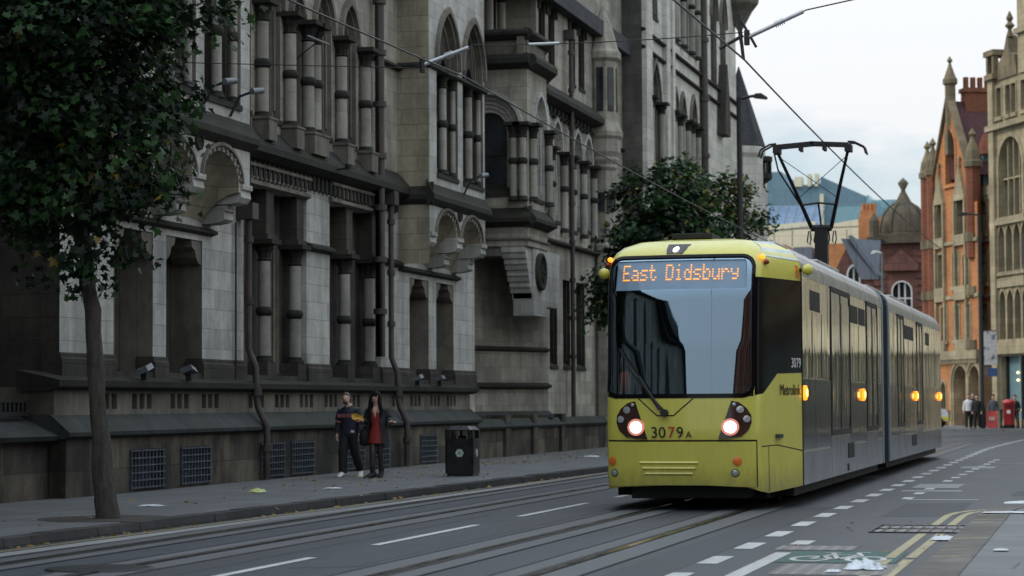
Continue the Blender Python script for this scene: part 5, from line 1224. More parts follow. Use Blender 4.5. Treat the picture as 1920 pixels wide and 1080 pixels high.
# unseen right-hand side: mirrored in the tram, sized to shade the town hall
def terrace(name, lb, x, y0, y1, h, m, step):
    T = bthing(name, lb, (x,(y0+y1)/2,.07)); F = Fr((x,y1,0),(0,-1,0),(-1,0,0)); mb = MB(); hs = []; L = y1-y0; n = int(L/step)
    for i in range(n):
        for z0, z1 in ((4.8,7.6),(8.8,11.2),(12.2,14.0)):
            if z1 < h: hs.append(bwin(T, F, step*(i+.28), step*(i+.72), z0, z1, n=2, m=m, rec=.4))
        hs.append(rect(step*(i+.12), step*(i+.88), .5, 3.4))
    wall(mb, F, rect(0, L, .06, h), hs); mb.box(x+.5, x+14, y0, y1, .06, h-.2)
    F.box(mb, 0, L, h-.4, h, -.5, 0); F.box(mb, 0, L, 3.7, 4.3, -.2, 0); mb.build('wall', M[m], T)
    g = MB()
    for i in range(n): F.box(g, step*(i+.12), step*(i+.88), .5, 3.4, .3, .35)
    g.build('shop_front', M['teal_glass'], T)
terrace('stone_terrace', 'pale buff stone terrace with shop fronts on the right side of the street', 10.0, 42, 66, 14.0, 'sand', 3.2)
terrace('dark_terrace', 'dark red brick terrace on the right side of the street behind the viewpoint', 11.0, -40, 27, 14.0, 'brick_red', 3.6)

PT = bthing('pale_terrace', 'pale cream stone terrace with tall dark windows further along the crossing', (*FBK.p(28,0)[:2],.1)); mb = MB(); hs = []
for i in range(9):
    a = 16.8+i*3.1
    for z0, z1 in ((5.0,7.6),(8.8,11.2),(12.4,14.6)): hs.append(bwin(PT, FBK, a, a+1.7, z0, z1, n=2, m='cream', rec=.4))
    hs.append(rect(a-.6, a+2.2, .15, 3.7))
wall(mb, FBK, rect(16.05, 45, .1, 17), hs); FBK.box(mb, 16.05, 45, .1, 16.8, 1.0, 10); FBK.box(mb, 16.05, 45, 3.8, 4.5, -.3, 0); FBK.box(mb, 16.05, 45, 16.2, 16.9, -.5, 0); mb.build('wall', M['cream'], PT)
for i in range(9): mb = MB(); FBK.box(mb, 16.2+i*3.1, 19.0+i*3.1, .15, 3.7, .4, .45); mb.build('shop_front', M['glass'], PT)
# ------------------------------------------------------------------ trees
def leafmat(name, col, tr, var=.5):
    m, nt, b = mat(name)
    P = N(nt, 'ShaderNodeNewGeometry'); n = noise(nt, P.outputs['Position'], 2.5, 4, .7)
    c = ramp(nt, n, [(.3, tuple(x*(1-var) for x in col)), (.7, tuple(x*(1+var) for x in col))])
    lk(nt, c, b.inputs['Base Color']); b.inputs['Roughness'].default_value = .5; b.inputs['Specular IOR Level'].default_value = .25
    t = N(nt, 'ShaderNodeBsdfTranslucent'); lk(nt, mix_rgb(nt, .5, c, tr), t.inputs[0])
    mx = N(nt, 'ShaderNodeMixShader'); mx.inputs[0].default_value = .3; lk(nt, b.outputs[0], mx.inputs[1]); lk(nt, t.outputs[0], mx.inputs[2])
    lk(nt, mx.outputs[0], [x for x in nt.nodes if x.type == 'OUTPUT_MATERIAL'][0].inputs[0]); return m
M['leaf'] = leafmat('maple_leaf_dark', (.008,.019,.010), (.015,.04,.012)); M['leaf2'] = leafmat('maple_leaf_mid', (.030,.075,.022), (.06,.13,.028)); M['leaf3'] = leafmat('maple_leaf_yellow', (.22,.17,.035), (.3,.2,.03), .3)
m, nt, b = mat('grey_brown_bark'); P = N(nt, 'ShaderNodeNewGeometry').outputs['Position']
n = noise(nt, vmul(nt, P, (7, 7, 1.6)), 2.0, 7, .75); lk(nt, ramp(nt, n, [(.3, (.018,.015,.013)), (.55, (.06,.052,.045)), (.75, (.10,.092,.082))]), b.inputs['Base Color']); b.inputs['Roughness'].default_value = .9
bump(nt, n, b, .9, .04); M['bark'] = m
LEAF = [(0,0),(.10,.16),(.42,.10),(.36,.30),(.52,.52),(.24,.50),(.16,.62),(0,1.0),(-.16,.62),(-.24,.50),(-.52,.52),(-.36,.30),(-.42,.10),(-.10,.16)]
def add_leaf(mb, p, size, nrm, roll, m):
    nrm = nrm.normalized(); x = nrm.orthogonal().normalized(); x = Matrix.Rotation(roll, 3, nrm) @ x; y = nrm.cross(x)
    droop = random.uniform(.0, .25)
    mb.add([p + x*a*size + y*(b_-.2)*size - nrm*(abs(a)*droop + max(0,b_-.4)*droop)*size for a, b_ in LEAF], [(0,1,2,3,4,5,6,7),(0,7,8,9,10,11,12,13)], m)
def tree(lb, base, trunk, r0, blobs, nclump, per, size, seed, yellow=None, ymix=.02, mix=.35, crown_r=.32):
    """trunk: path up to the fork; blobs: (centre, radii) the crown fills; clumps of lobed leaves hang from limbs that reach every clump"""
    random.seed(seed); T = thing('maple_tree', lb, 'tree', base, 'street maples')
    mb = MB(); path = [V(base)+V(p) for p in trunk]; n = len(path)
    rs = [r0*(1.22 if i == 0 else 1.05 if i == 1 else 1-.45*i/n) for i in range(n)]
    pp, rr = [], []
    for i in range(n-1):
        for k in range(4): t = k/4; pp.append(path[i].lerp(path[i+1], t)+V((random.uniform(-.018,.018),random.uniform(-.018,.018),0))); rr.append((rs[i]*(1-t)+rs[i+1]*t)*random.uniform(.93,1.09))
    pp.append(path[-1]); rr.append(rs[-1]); mb.tube(pp, rr, 10)
    tot = sum(b_[1][0]*b_[1][1]*b_[1][2] for b_ in blobs); cl = []
    for c, rad in blobs:
        for k in range(max(3, int(nclump*rad[0]*rad[1]*rad[2]/tot))):
            while True:
                q = V((random.uniform(-1,1),random.uniform(-1,1),random.uniform(-1,1)))
                if q.length <= 1 and q.length > .25: break
            cl.append(V(base)+V(c)+V((q.x*rad[0],q.y*rad[1],q.z*rad[2])))
    forks = []
    for c, rad in blobs:                              # a limb into every blob
        a = path[-1] if c[2]+base[2] > path[-1].z else path[-2].lerp(path[-1], .5); e = V(base)+V(c); m1 = a.lerp(e, .5)+V((random.uniform(-.1,.1),random.uniform(-.1,.1),.1))
        mb.tube([a, m1, e], [r0*.45, r0*.3, r0*.14], 6); forks += [m1, a.lerp(m1,.6), e, m1.lerp(e,.5)]
    for p in cl:
        f = min(forks, key=lambda q: (q-p).length); 
        if random.random() < .6: mb.tube([f, f.lerp(p,.6)+V((0,0,.06)), p], [r0*.09, r0*.06, r0*.03], 4)
    mb.build('trunk', M['bark'], T)
    lv = MB()
    for p in cl:
        out = (p-path[-1]); out.z *= .5; out = out.normalized() if out.length > .01 else V((0,0,1))
        isy = yellow and (p-(V(base)+V(yellow[0]))).length < yellow[1]
        tone = random.random() < mix
        for k in range(int(per*random.uniform(.6,1.3))):
            d = V((random.gauss(0,1),random.gauss(0,1),random.gauss(0,.62)))*crown_r*.62; d.z -= .15*crown_r*(d.x*d.x+d.y*d.y)/crown_r**2
            nr = out*.5+V((random.gauss(0,.55),random.gauss(0,.55),random.uniform(.1,1.1)))
            m_ = 2 if random.random() < (.16 if isy else ymix) else (1 if random.random() < (.75 if tone else .18) else 0)
            add_leaf(lv, p+d, size*random.uniform(.65,1.2), nr, random.uniform(0,2*pi), m_)
    lv.build('crown', [M['leaf'], M['leaf2'], M['leaf3']], T)
tree('dark maple street tree with leaning trunk in the pavement nearest the viewer', (-12.08,26.56,.1), [(0,0,0),(-.06,0,.45),(-.14,0,1.5),(-.24,0,2.6),(-.34,.02,3.3),(-.42,.03,4.3),(-.5,.02,5.4)], .122,
     [((-.4,0,3.3),(.75,.7,.42)),((-1.2,0,4.25),(1.3,1.4,.6)),((-.1,-.1,4.2),(.85,1.0,.6)),((-.5,.1,5.1),(1.35,1.6,.8)),((.55,-.1,4.5),(.5,.6,.34)),((-.6,0,6.2),(1.6,1.8,.8)),((.95,.1,6.12),(.75,.5,.22)),((1.35,.1,6.3),(.45,.4,.16)),((.5,0,5.45),(.6,.8,.4)),((-2.6,0,5.2),(1.2,1.5,1.2)),((-1.6,.2,7.3),(2.1,2,1.1)),((.2,0,7.2),(1.5,1.5,.9)),((-.6,0,8.5),(1.6,1.6,.8))], 760, 44, .138, 11, ((.1,-.3,4.0),.42), .004, .28)
tree('bushy dark green maple behind the tram roof in front of the tower', (-12.3,63.5,.1), [(0,0,0),(0,0,1.2),(.02,0,2.6),(.05,0,4),(.05,0,5.4)], .13,
     [((0,0,6.0),(1.35,1.3,1.0)),((-.5,0,4.8),(1.2,1.2,.7)),((.6,0,7.2),(.9,.9,1.0)),((-.6,0,7.4),(.5,.6,.7)),((-1.3,-.3,4.3),(.7,.7,.7)),((1.2,0,5.8),(.8,.8,.9))], 210, 44, .18, 5, None, .02, .55, .36)
tree('lighter yellow green maple beyond the dark one near the black lamp post', (-12.95,77.5,.1), [(0,0,0),(0,0,1.6),(.02,0,3),(-.02,0,4.6),(0,0,6.2)], .13,
     [((0,0,7.5),(1.4,1.4,1.3)),((.7,0,8.7),(.8,.8,.9)),((-.7,0,8.8),(.7,.7,1.0)),((1.3,0,7.5),(.7,.7,.5)),((0,0,5.8),(1.2,1.2,.8)),((-1.2,0,7.3),(.7,.9,.9))], 190, 40, .18, 8, ((.3,0,8.6),1.5), .03, .9, .36)

# ------------------------------------------------------------------ overhead line
def wire(name, lb, cat, path, r, m='iron', extra=None, grp=None):
    mb = MB(); mb.tube(path, r, 6)
    if extra: extra(mb)
    return tag(mb.build(name, [M[m], M['lens']]), lb, cat, grp)
def sag(a, b, d, n=12): return [V(a).lerp(V(b), i/n)-V((0,0,d*4*(i/n)*(1-i/n))) for i in range(n+1)]
wire('contact_wire', 'black overhead contact wire running down to the tram pantograph', 'wire', [(-5.56,-30,7.0),(-5.56,30.3,6.93),(-5.56,36.6,7.02)]+sag((-5.56,36.6,7.02),(-5.56,82,6.85),.18)[1:], .016)
wire('contact_wire', 'black overhead wire over the far track crossing the town hall front', 'wire', [(-9.52,-30,6.3)]+sag((-9.52,0,6.4),(-9.52,34,6.55),.15)+sag((-9.52,34,6.55),(-9.52,82,6.3),.2)[1:], .013)
def ins(a, b): 
    def f(mb):
        a_, b_ = V(a), V(b); mb.tube([a_, b_], .035, 8, 1)
        for k in range(5): c = a_.lerp(b_, .5+.035*k); mb.tube([c, a_.lerp(b_, .512+.035*k)], .06, 8, 1)
        mb.tube([a_+V((0,0,-.12)), a_+V((0,0,.12))], .05, 6, 0)
    return f
wire('span_wire', 'grey span wire with ribbed insulator reaching up to the right against the sky', 'wire', [(-5.55,36.5,7.35),(-4.55,36.6,7.78),(-.5,37.2,8.6),(8.0,48.0,9.5)], .012, 'iron', ins((-5.5,36.5,7.36),(-4.6,36.6,7.76)))
wire('span_wire', 'thin span wire between the two tracks in front of the tower', 'wire', sag((-5.56,36.5,7.45),(-9.55,34.6,7.14),.05), .009, 'iron', lambda mb: mb.tube([(-8.75,35.0,7.17),(-8.3,35.2,7.2)], .028, 6, 1))
wire('span_wire', 'span wire with thick pale insulator before the far oriel bay', 'wire', [(-9.52,34.5,6.5),(-9.58,34.6,7.12),(-10.5,34.5,6.8),(-15.6,35.0,7.2)], .008, 'iron', ins((-10.35,34.5,6.84),(-9.62,34.6,7.1)))
mb = MB(); mb.tube([(-5.56,36.5,7.02),(-5.6,36.5,7.4),(-5.62,36.5,7.75)], .03, 6); mb.tube([(-5.62,36.5,7.7),(-5.35,36.5,7.2)], .025, 6); mb.tube([(-5.95,36.5,7.2),(-5.56,36.5,7.4)], .03, 6)
tag(mb.build('wire_clamp', M['iron']), 'black clamp holding the contact wire below the span insulator', 'wire clamp')
# ------------------------------------------------------------------ street furniture
def lamp(lb, x, y, h, arm, r, head='cobra', zb=.1, col='iron', hm='iron'):
    L = thing('street_lamp', lb, 'street lamp', (x,y,zb), 'street lamps'); mb = MB(); mb.lathe([(r*1.5,zb),(r*1.5,1.2),(r,1.35),(r*.8,h-.1),(r*.9,h)], (x,y,0), 10); mb.build('post', M[col], L)
    mb = MB(); s = 1 if arm > 0 else -1; mb.tube([(x,y,h-.05),(x+arm*.4,y,h+.02),(x+arm*.6,y,h+.04)], .05, 6)
    mb.prism([(x+arm*.55,y-.12,h-.03),(x+arm*.62,y-.12,h+.1),(x+arm*.85,y-.12,h+.1),(x+arm*1.05,y-.12,h-.02),(x+arm*1.02,y-.12,h-.09)], (0,.24,0)); mb.build('lamp_head', M[hm], L); return L
lamp('tall black lamp post with curved lamp arm beside the conical turret', -11.0, 71.2, 11.05, .85, .1)
lamp('black lamp post carrying a picture banner in front of the brick building', -6.1, 118.3, 10.95, -1.0, .11)
lamp('pale grey lamp post with flat white lamp seen before the domed building', -11.1, 119.5, 9.2, -.55, .08, col='lampbox', hm='white_frame')
mb = MB(); mb.tube([(-9.0,119.4,6.8),(-12.8,120,6.6)], .03, 5); 
BN = thing('banner', 'picture banner with a small blue plate under it hung on the black lamp post', 'banner', (-5.6,118.2,3.2))
m, nt, b = mat('banner_print'); P = N(nt, 'ShaderNodeNewGeometry').outputs['Position']; n = noise(nt, P, 3.2, 2, .5)
lk(nt, ramp(nt, n, [(.3, (.10,.11,.14)), (.45, (.42,.42,.44)), (.6, (.5,.5,.5)), (.72, (.4,.08,.06))]), b.inputs['Base Color']); M['banner'] = m
mb = MB(); mb.box(-5.95,-5.3,118.16,118.2,3.3,5.0); mb.build('cloth', M['banner'], BN); mb = MB(); mb.box(-5.8,-5.3,118.15,118.2,2.72,3.15); mb.build('plate', plain('blue_plate', (.03,.07,.2), .5), BN); mb = MB(); mb.tube([(-6.1,118.3,5.02),(-5.3,118.18,5.02)], .03, 5); mb.build('bracket', M['iron'], BN)
mb = MB(); mb.lathe([(.09,.1),(.06,.3),(.06,3.8)], (-4.1,118.2,0), 8); tag(mb.build('sign_post', M['iron']), 'slim black post at the right edge in front of the sandstone shop', 'post')
mb = MB(); mb.lathe([(.05,.1),(.05,9.4)], (-3.6,116,0), 8); mb.box(-3.85,-3.2,115.9,115.95,7.0,9.4,1); tag(mb.build('street_sign', [M['iron'], plain('dark_blue_sign', (.02,.06,.14), .5)]), 'dark blue sign plate high on a post at the right edge', 'sign')
PB = thing('post_box', 'red pillar post box on the far pavement by the shop window', 'post box', (-4.78,118.5,.1)); c = (-4.78,118.5,0)
red = plain('post_box_red', (.42,.02,.025), .35, 0, .15, coat=.4)
mb = MB(); mb.lathe([(.27,.28),(.27,1.32),(.3,1.34)], c, 20); mb.build('body', red, PB); mb = MB(); mb.lathe([(.31,1.34),(.33,1.4),(.3,1.48),(.15,1.56),(.001,1.58)], c, 20); mb.build('cap', red, PB); mb = MB(); mb.lathe([(.29,.1),(.29,.28)], c, 20); mb.build('base', M['black'], PB); mb = MB(); mb.box(c[0]-.16,c[0]+.12,118.2,118.24,1.16,1.21); mb.build('slot', M['black'], PB); mb = MB(); mb.box(c[0]-.1,c[0]+.08,118.21,118.235,.85,1.02); mb.build('notice', M['white_frame'], PB)
AB = thing('pavement_sign', 'red A-frame pavement sign outside the arcade shop', 'sign', (-5.62,118.4,.1)); mb = MB(); mb.obox((-5.62,118.3,.55), (.26,0,0), (0,.015,0), (0,.1,.42)); mb.obox((-5.62,118.55,.55), (.26,0,0), (0,.015,0), (0,-.1,.42)); mb.build('board', M['shop_red'], AB); mb = MB(); mb.obox((-5.62,118.28,.6), (.14,0,0), (0,.005,0), (0,.04,.1)); mb.build('lettering', plain('pale_pink', (.5,.3,.3), .6), AB)
bol = None
for x, y, lb in ((-5.15,118.1,'black bollard between the red sign and the post box'),(-4.35,118.3,'black bollard just right of the post box'),(-9.0,118.9,'black bollard beside the tail of the tram')):
    if not bol: bol = local('bollard', lb, 'bollard', (x,y,.1), 'bollards'); mb = MB(); mb.lathe([(.09,0),(.09,.12),(.06,.16),(.055,.85)], (0,0,0), 10); mb.build('post', M['iron'], bol); mb = MB(); mb.lathe([(.055,.85),(.08,.87),(.075,.95),(.001,1.0)], (0,0,0), 10); mb.build('cap', M['iron'], bol)
    else: k = copy_tree(bol); k.location = (x,y,.1); k['label'] = lb
# litter bin
BX, BY = -12.15, 43.1; LBN = thing('litter_bin', 'black square litter bin with sloped lid and white hexagon badge on the left pavement', 'litter bin', (BX,BY,.1))
blk = plain('bin_black', (.012,.012,.014), .3, 0, .3, 5, coat=.2); w = .27
mb = MB()
def octo(r, c_=.06): return [(BX+x, BY+y) for x, y in ((r,-r+c_),(r,r-c_),(r-c_,r),(-r+c_,r),(-r,r-c_),(-r,-r+c_),(-r+c_,-r),(r-c_,-r))]
mb.prism([(x,y,.1) for x, y in octo(.26)], (0,0,.05)); mb.prism([(x,y,.15) for x, y in octo(.285)], (0,0,.68)); mb.build('body', blk, LBN)
mb = MB()
for sx in (-1, 1):
    for sy in (-1, 1): mb = MB(); mb.box(BX+sx*.23-.05, BX+sx*.23+.05, BY+sy*.23-.05, BY+sy*.23+.05, .83, .99); mb.build('hood_post', blk, LBN)
mb = MB()
for sx in (-1, 1): mb.box(BX+sx*.26-.012, BX+sx*.26+.012, BY-.12, BY-.07, .83, .99); mb.box(BX-.12, BX-.07, BY+sx*.26-.012, BY+sx*.26+.012, .83, .99)
mb.prism([(x,y,.82) for x, y in octo(.08)], (0,0,.06)); mb.build('hood_post', blk, LBN)
mb = MB(); a = octo(.288); b_ = octo(.20, .04); mb.add([(x,y,.98) for x, y in a]+[(x,y,1.0) for x, y in a]+[(x,y,1.07) for x, y in b_], [f for i in range(8) for f in ((i,(i+1)%8,8+(i+1)%8,8+i),(8+i,8+(i+1)%8,16+(i+1)%8,16+i))]+[list(range(16,24)),list(range(7,-1,-1))]); mb.build('lid', blk, LBN)
mb = MB()
for (ax, n_) in (('y',-1),('x',1)):
    ps = [(.085*cos(k*pi/3), .085*sin(k*pi/3)) for k in range(6)]
    if ax == 'y': mb.prism([(BX+.02+p[0],BY-.286,.55+p[1]) for p in ps], (0,-.006,0))
    else: mb.prism([(BX+.286,BY+p[0],.55+p[1]) for p in ps], (.006,0,0))
mb.build('badge', plain('white_badge', (.42,.48,.46), .4), LBN); mb = MB(); mb.lathe([(.03,-.004),(.03,.0)], (BX+.02,BY-.2925,.55), 10, axis='Y'); mb.build('badge_mark', plain('green_badge_mark', (.12,.3,.16), .5), LBN)
# parked car peeping out past the tram's tail
CR = thing('parked_car', 'white car with yellow lower panel parked beyond the tail of the tram', 'car', (-9.3,121.6,.1)); cx, cy = -9.3, 121.6
mb = MB(); pr = [(1.35,.35),(1.35,.8),(1.2,.95),(.9,1.02),(.6,1.42),(-.8,1.45),(-1.3,1.0),(-2.2,.9),(-2.35,.6),(-2.3,.32)]; mb.prism([(cx+x,cy-.8,.1+z) for x, z in pr], (0,1.6,0)); mb.build('body', plain('car_white', (.6,.62,.64), .25, coat=.5), CR, .04)
mb = MB(); mb.box(cx-2.2,cx+1.36,cy-.815,cy-.8,.5,.68); mb.box(cx+1.345,cx+1.365,cy-.7,cy+.7,.45,.62); mb.build('side_stripe', plain('car_yellow', (.62,.55,.05), .35), CR)
mb = MB(); mb.prism([(cx+x,cy-.81,.1+z) for x, z in ((.75,1.02),(.52,1.36),(-.75,1.38),(-1.15,1.02))], (0,1.62,0)); mb.build('window', M['tblack'], CR)
for x in (.8,-1.6):
    for sy in (-.78,.78): mb = MB(); mb.lathe([(.001,-.1),(.31,-.1),(.31,.1),(.001,.1)], (cx+x,cy+sy,.41), 14, axis='Y'); mb.build('wheel', M['rubber'], CR)
mb = MB(); mb.box(cx+1.33,cx+1.37,cy-.75,cy-.5,.8,1.02); mb.build('tail_light', M['red_txt'], CR); mb = MB(); mb.box(cx+1.33,cx+1.37,cy+.5,cy+.75,.8,1.02); mb.build('tail_light', M['red_txt'], CR)

# ------------------------------------------------------------------ litter
random.seed(21)
M['dry'] = leafmat('fallen_leaf', (.32,.21,.07), (.3,.2,.05), .45); lv = MB()
def scat(n, f, s=.085, tilt=.35):
    for _ in range(n):
        x, y, z = f(); add_leaf(lv, V((x,y,z)), s*random.uniform(.5,1.1), V((random.gauss(0,tilt),random.gauss(0,tilt),1)), random.uniform(0,6.3), 0)
def strip_(y0, y1, x0, dx): 
    def f(): y = random.uniform(y0,y1); return (x0(y)+random.gauss(0,dx), y, .112)
    return f
scat(150, strip_(36, 46, lambda y: -13.2, .9)); scat(420, strip_(50, 74, lambda y: -13.9, .8)); scat(90, strip_(40, 60, lambda y: -14.6, .4))
def gut(): y = random.uniform(20,62); return (kx(y)+abs(random.gauss(0,.08))+.03, y, .012)
scat(170, gut); scat(30, strip_(22, 36, lambda y: -13, 1.2))
def rgut(): y = random.uniform(21,31); return (-1.6-abs(random.gauss(0,.2)), y, .012)
scat(14, rgut, .06); scat(10, lambda: (random.uniform(-3.5,-2),random.uniform(22,30),.012), .09)
tag(lv.build('fallen_leaves', M['dry']), 'dry yellow brown fallen leaves scattered along the kerb and pavement', 'leaves', kind='stuff')
def paper(lb, x, y, z, s, m, name='paper_scrap', cat='litter', seed=0, h=.25):
    random.seed(seed); mb = MB(); n = 15; pts = []
    for j in range(n):
        for i in range(n):
            u, v = i/(n-1)-.5, j/(n-1)-.5; pts.append((x+u*s[0]+random.gauss(0,.02)*s[0], y+v*s[1]+random.gauss(0,.02)*s[1], z+.004+h*min(s)*(.62+.3*sin(11*u+seed)*cos(13*v+seed*2)+.25*sin(23*u+19*v)*cos(17*u-9*v))*max(0,1-3.9*(u*u+v*v))**.5))
    mb.add(pts, [(j*n+i, j*n+i+1, (j+1)*n+i+1, (j+1)*n+i) for j in range(n-1) for i in range(n-1)], 0, True)
    return tag(mb.build(name, M[m]), lb, cat, 'litter')
M['litter'] = plain('white_litter_paper', (.55,.58,.62), .6, 0, .15); M['film'] = plain('white_plastic_film', (.60,.66,.72), .3, 0, .2); M['litter_red'] = plain('red_wrapper', (.5,.03,.04), .5); M['litter_g'] = plain('green_yellow_wrapper', (.45,.5,.2), .5)
paper('crumpled white plastic bag on the road below the cycle symbol', -2.12, 20.75, .01, (.34,.4), 'film', 'plastic_bag', 'bag', 4, .26)
paper('small white plastic scrap next to the larger bag', -2.35, 20.3, .01, (.14,.2), 'film', 'plastic_scrap', 'litter', 5, .15)
paper('flattened white paper with a red wrapper at the pavement corner', -1.12, 32.6, .085, (.55,.5), 'litter', seed=6, h=.06)
paper('small red wrapper on the white paper at the pavement corner', -1.0, 32.7, .1, (.12,.16), 'litter_red', 'wrapper', seed=7, h=.4)
paper('long white paper strip on the right kerb stones', -1.2, 29.9, .08, (.7,.3), 'litter', seed=8, h=.05)
paper('white rubbish scraps in the gutter by the drain cover', -1.75, 25.4, .01, (.22,.7), 'litter', seed=9, h=.12)
paper('small white scrap on the flagstones at lower right', -1.0, 22.4, .08, (.14,.2), 'litter', seed=10, h=.1)
paper('white paper beside the near tree trunk on the pavement', -12.9, 29.8, .105, (.35,.3), 'litter', seed=12, h=.08)
paper('crumpled yellow green wrapper in front of the basement grilles', -13.2, 34.7, .105, (.25,.3), 'litter_g', seed=13, h=.3)
paper('white paper on the pavement between the tree and the walkers', -12.5, 36.4, .105, (.3,.25), 'litter', seed=14, h=.08)
paper('white paper on the pavement behind the litter bin', -13.0, 58.5, .105, (.4,.4), 'litter', seed=15, h=.1)
paper('white scrap in the gutter near the kerb before the walkers', -10.85, 41.3, .01, (.15,.15), 'litter', seed=16, h=.4)
paper('white scrap lying at the near kerb at left', -11.35, 24.2, .01, (.16,.14), 'litter', seed=17, h=.3)
# ------------------------------------------------------------------ people
def skin_mesh(name, nodes, edges, m, par=None, sub=2):
    me = bpy.data.meshes.new(name); me.from_pydata([n[0] for n in nodes], edges, []); ob = bpy.data.objects.new(name, me); COL.objects.link(ob)
    sk = ob.modifiers.new('skin', 'SKIN'); sk.use_smooth_shade = True
    for i, n in enumerate(nodes):
        v = me.skin_vertices[0].data[i]; r = n[1]; v.radius = r if isinstance(r, tuple) else (r, r); v.use_root = (i == 0)
    ss = ob.modifiers.new('sub', 'SUBSURF'); ss.levels = sub; ss.render_levels = sub
    bpy.context.view_layer.update()
    nm = bpy.data.meshes.new_from_object(ob.evaluated_get(bpy.context.evaluated_depsgraph_get())); bpy.data.objects.remove(ob); bpy.data.meshes.remove(me)
    nm.name = name; nm.materials.clear(); nm.materials.append(m)
    for p in nm.polygons: p.use_smooth = True; p.material_index = 0
    o = bpy.data.objects.new(name, nm); COL.objects.link(o)
    if par: o.parent = par
    return o
def loft(mb, secs, n=16, m=0, cap=True):
    """secs: (centre, rx, ry)"""
    pts = []
    for c, rx, ry in secs: pts += [(c[0]+rx*cos(2*pi*k/n), c[1]+ry*sin(2*pi*k/n), c[2]+(c[3]*cos(2*pi*k/n) if len(c) > 3 else 0)) for k in range(n)]
    mb.add(pts, [(j*n+k, j*n+(k+1) % n, (j+1)*n+(k+1) % n, (j+1)*n+k) for j in range(len(secs)-1) for k in range(n)], m, True)
    if cap: mb.add(pts[:n], [list(range(n))[::-1]], m); mb.add(pts[-n:], [list(range(n))], m)
SKIN = plain('fair_skin', (.56,.36,.28), .5, 0, .12, 12); HAIRB = plain('black_hair', (.008,.007,.007), .75, 0, .4, 30, spec=.15); HAIRF = plain('cropped_brown_hair', (.07,.05,.04), .6, 0, .4, 30)
def person(lb, loc, rz, s, J, clothes, grp='people on the street', female=False, hands=True):
    """faces -Y; J gives the joints of each side (x>0 is the right of the picture)"""
    root_nodes = [((0,0,.93),.12)]; nd = root_nodes; ed = []
    def add(p, r, par): nd.append((tuple(p), r)); ed.append((par, len(nd)-1)); return len(nd)-1
    sp = add((0,0,1.08),(.125,.09),0); ch = add((0,-.005,1.27),(.15,.10),sp); nb = add((0,.0,1.42),(.06,.055),ch)
    hx, hy, hz = J.get('head', (0,-.03,0)); nk = add((hx*.3,hy*.3,1.485),.052,nb); jw = add((hx*.8,hy-.035,1.555+hz),(.056,.063),nk); hd = add((hx,hy-.005,1.635+hz),(.082,.097),jw); tp = add((hx,hy+.012,1.695+hz),(.068,.079),hd)
    ns = add((hx*1.05,hy-.105,1.60+hz),.013,hd)
    for sx in (-1, 1): add((hx+sx*.083,hy+.01,1.615+hz),(.011,.018),hd)
    for sx in (-1, 1):
        A = J['arm_r' if sx > 0 else 'arm_l']; sh = add((sx*.15,0,1.36),.042,nb); el = add(A[0],.043,sh); wr = add(A[1],.028,el)
        L = J['leg_r' if sx > 0 else 'leg_l']; hp = add((sx*.085,0,.88),.09,0); kn = add(L[0],.058,hp); an = add(L[1],.038,kn); d = V(L[2]); add(V(L[1])+d*.5+V((0,0,-.05)),.036,an); add(V(L[1])+d+V((0,0,-.06)),.03,len(nd)-1)
        if hands:
            w = V(A[1]); dr = V(A[2]).normalized(); up = V(A[3]).normalized(); side = dr.cross(up).normalized(); pm = add(w+dr*.055,(.033,.018),wr); k2 = add(w+dr*.09,(.036,.015),pm)
            for i, ln in enumerate((.062,.072,.068,.052)):
                b_ = w+dr*.095+side*(i-1.5)*.019; c1 = add(b_+dr*.02,.0095,k2); c2 = add(b_+dr*ln*.65+up*-.012,.0085,c1); add(b_+dr*ln+up*-.03,.0075,c2)
            t1 = add(w+dr*.06+side*-.04,.011,pm); add(w+dr*.10+side*-.055+up*-.015,.009,t1)
    P_ = skin_mesh('person', nd, ed, SKIN); tag(P_, lb, 'person', grp)
    P_.location = loc; P_.rotation_euler = (0,0,rz); P_.scale = (s,s,s); ORG[P_.name] = V((0,0,0))
    clothes(P_, J, nd); return P_
def limb(mb, pts, rs, m=0, n=10):
    P2, R2 = [], []
    for i in range(len(pts)-1):
        for k in range(4): t = k/4; P2.append(V(pts[i]).lerp(V(pts[i+1]), t)); R2.append((rs[i]*(1-t)+rs[i+1]*t)*(1+.05*sin(i*7+k*3.1)))
    P2.append(V(pts[-1])); R2.append(rs[-1]); mb.tube(P2, R2, n, m)
def shoes(P_, J, m, big=1.0, ankle=0):
    for k in ('leg_l','leg_r'):
        L = J[k]; a = V(L[1]); d = V(L[2]); t = d.normalized(); sd = V((-t.y, t.x, 0)).normalized(); mb = MB(); up = t.cross(sd); up = up if up.z > 0 else -up
        secs = [(-.065,.036,.07),(-.02,.042,.10),(.05,.044,.085),(.12,.046,.06),(.17,.04,.045),(.2,.02,.03)]
        pts = []; n = 10
        for q, w_, h in secs:
            for i in range(n): an = 2*pi*i/n; pts.append(a - up*.095 + t*q*big + sd*w_*big*cos(an) + up*(h*.5*big*(1+sin(an))))
        mb.add(pts, [(j*n+i, j*n+(i+1) % n, (j+1)*n+(i+1) % n, (j+1)*n+i) for j in range(5) for i in range(n)], 0, True); mb.add(pts[:n], [list(range(n))]); mb.add(pts[-n:], [list(range(n))[::-1]])
        if ankle: mb.tube([a-up*.05, a+V((0,0,ankle))], [.055,.056], 10)
        mb.build('shoe', m, P_)
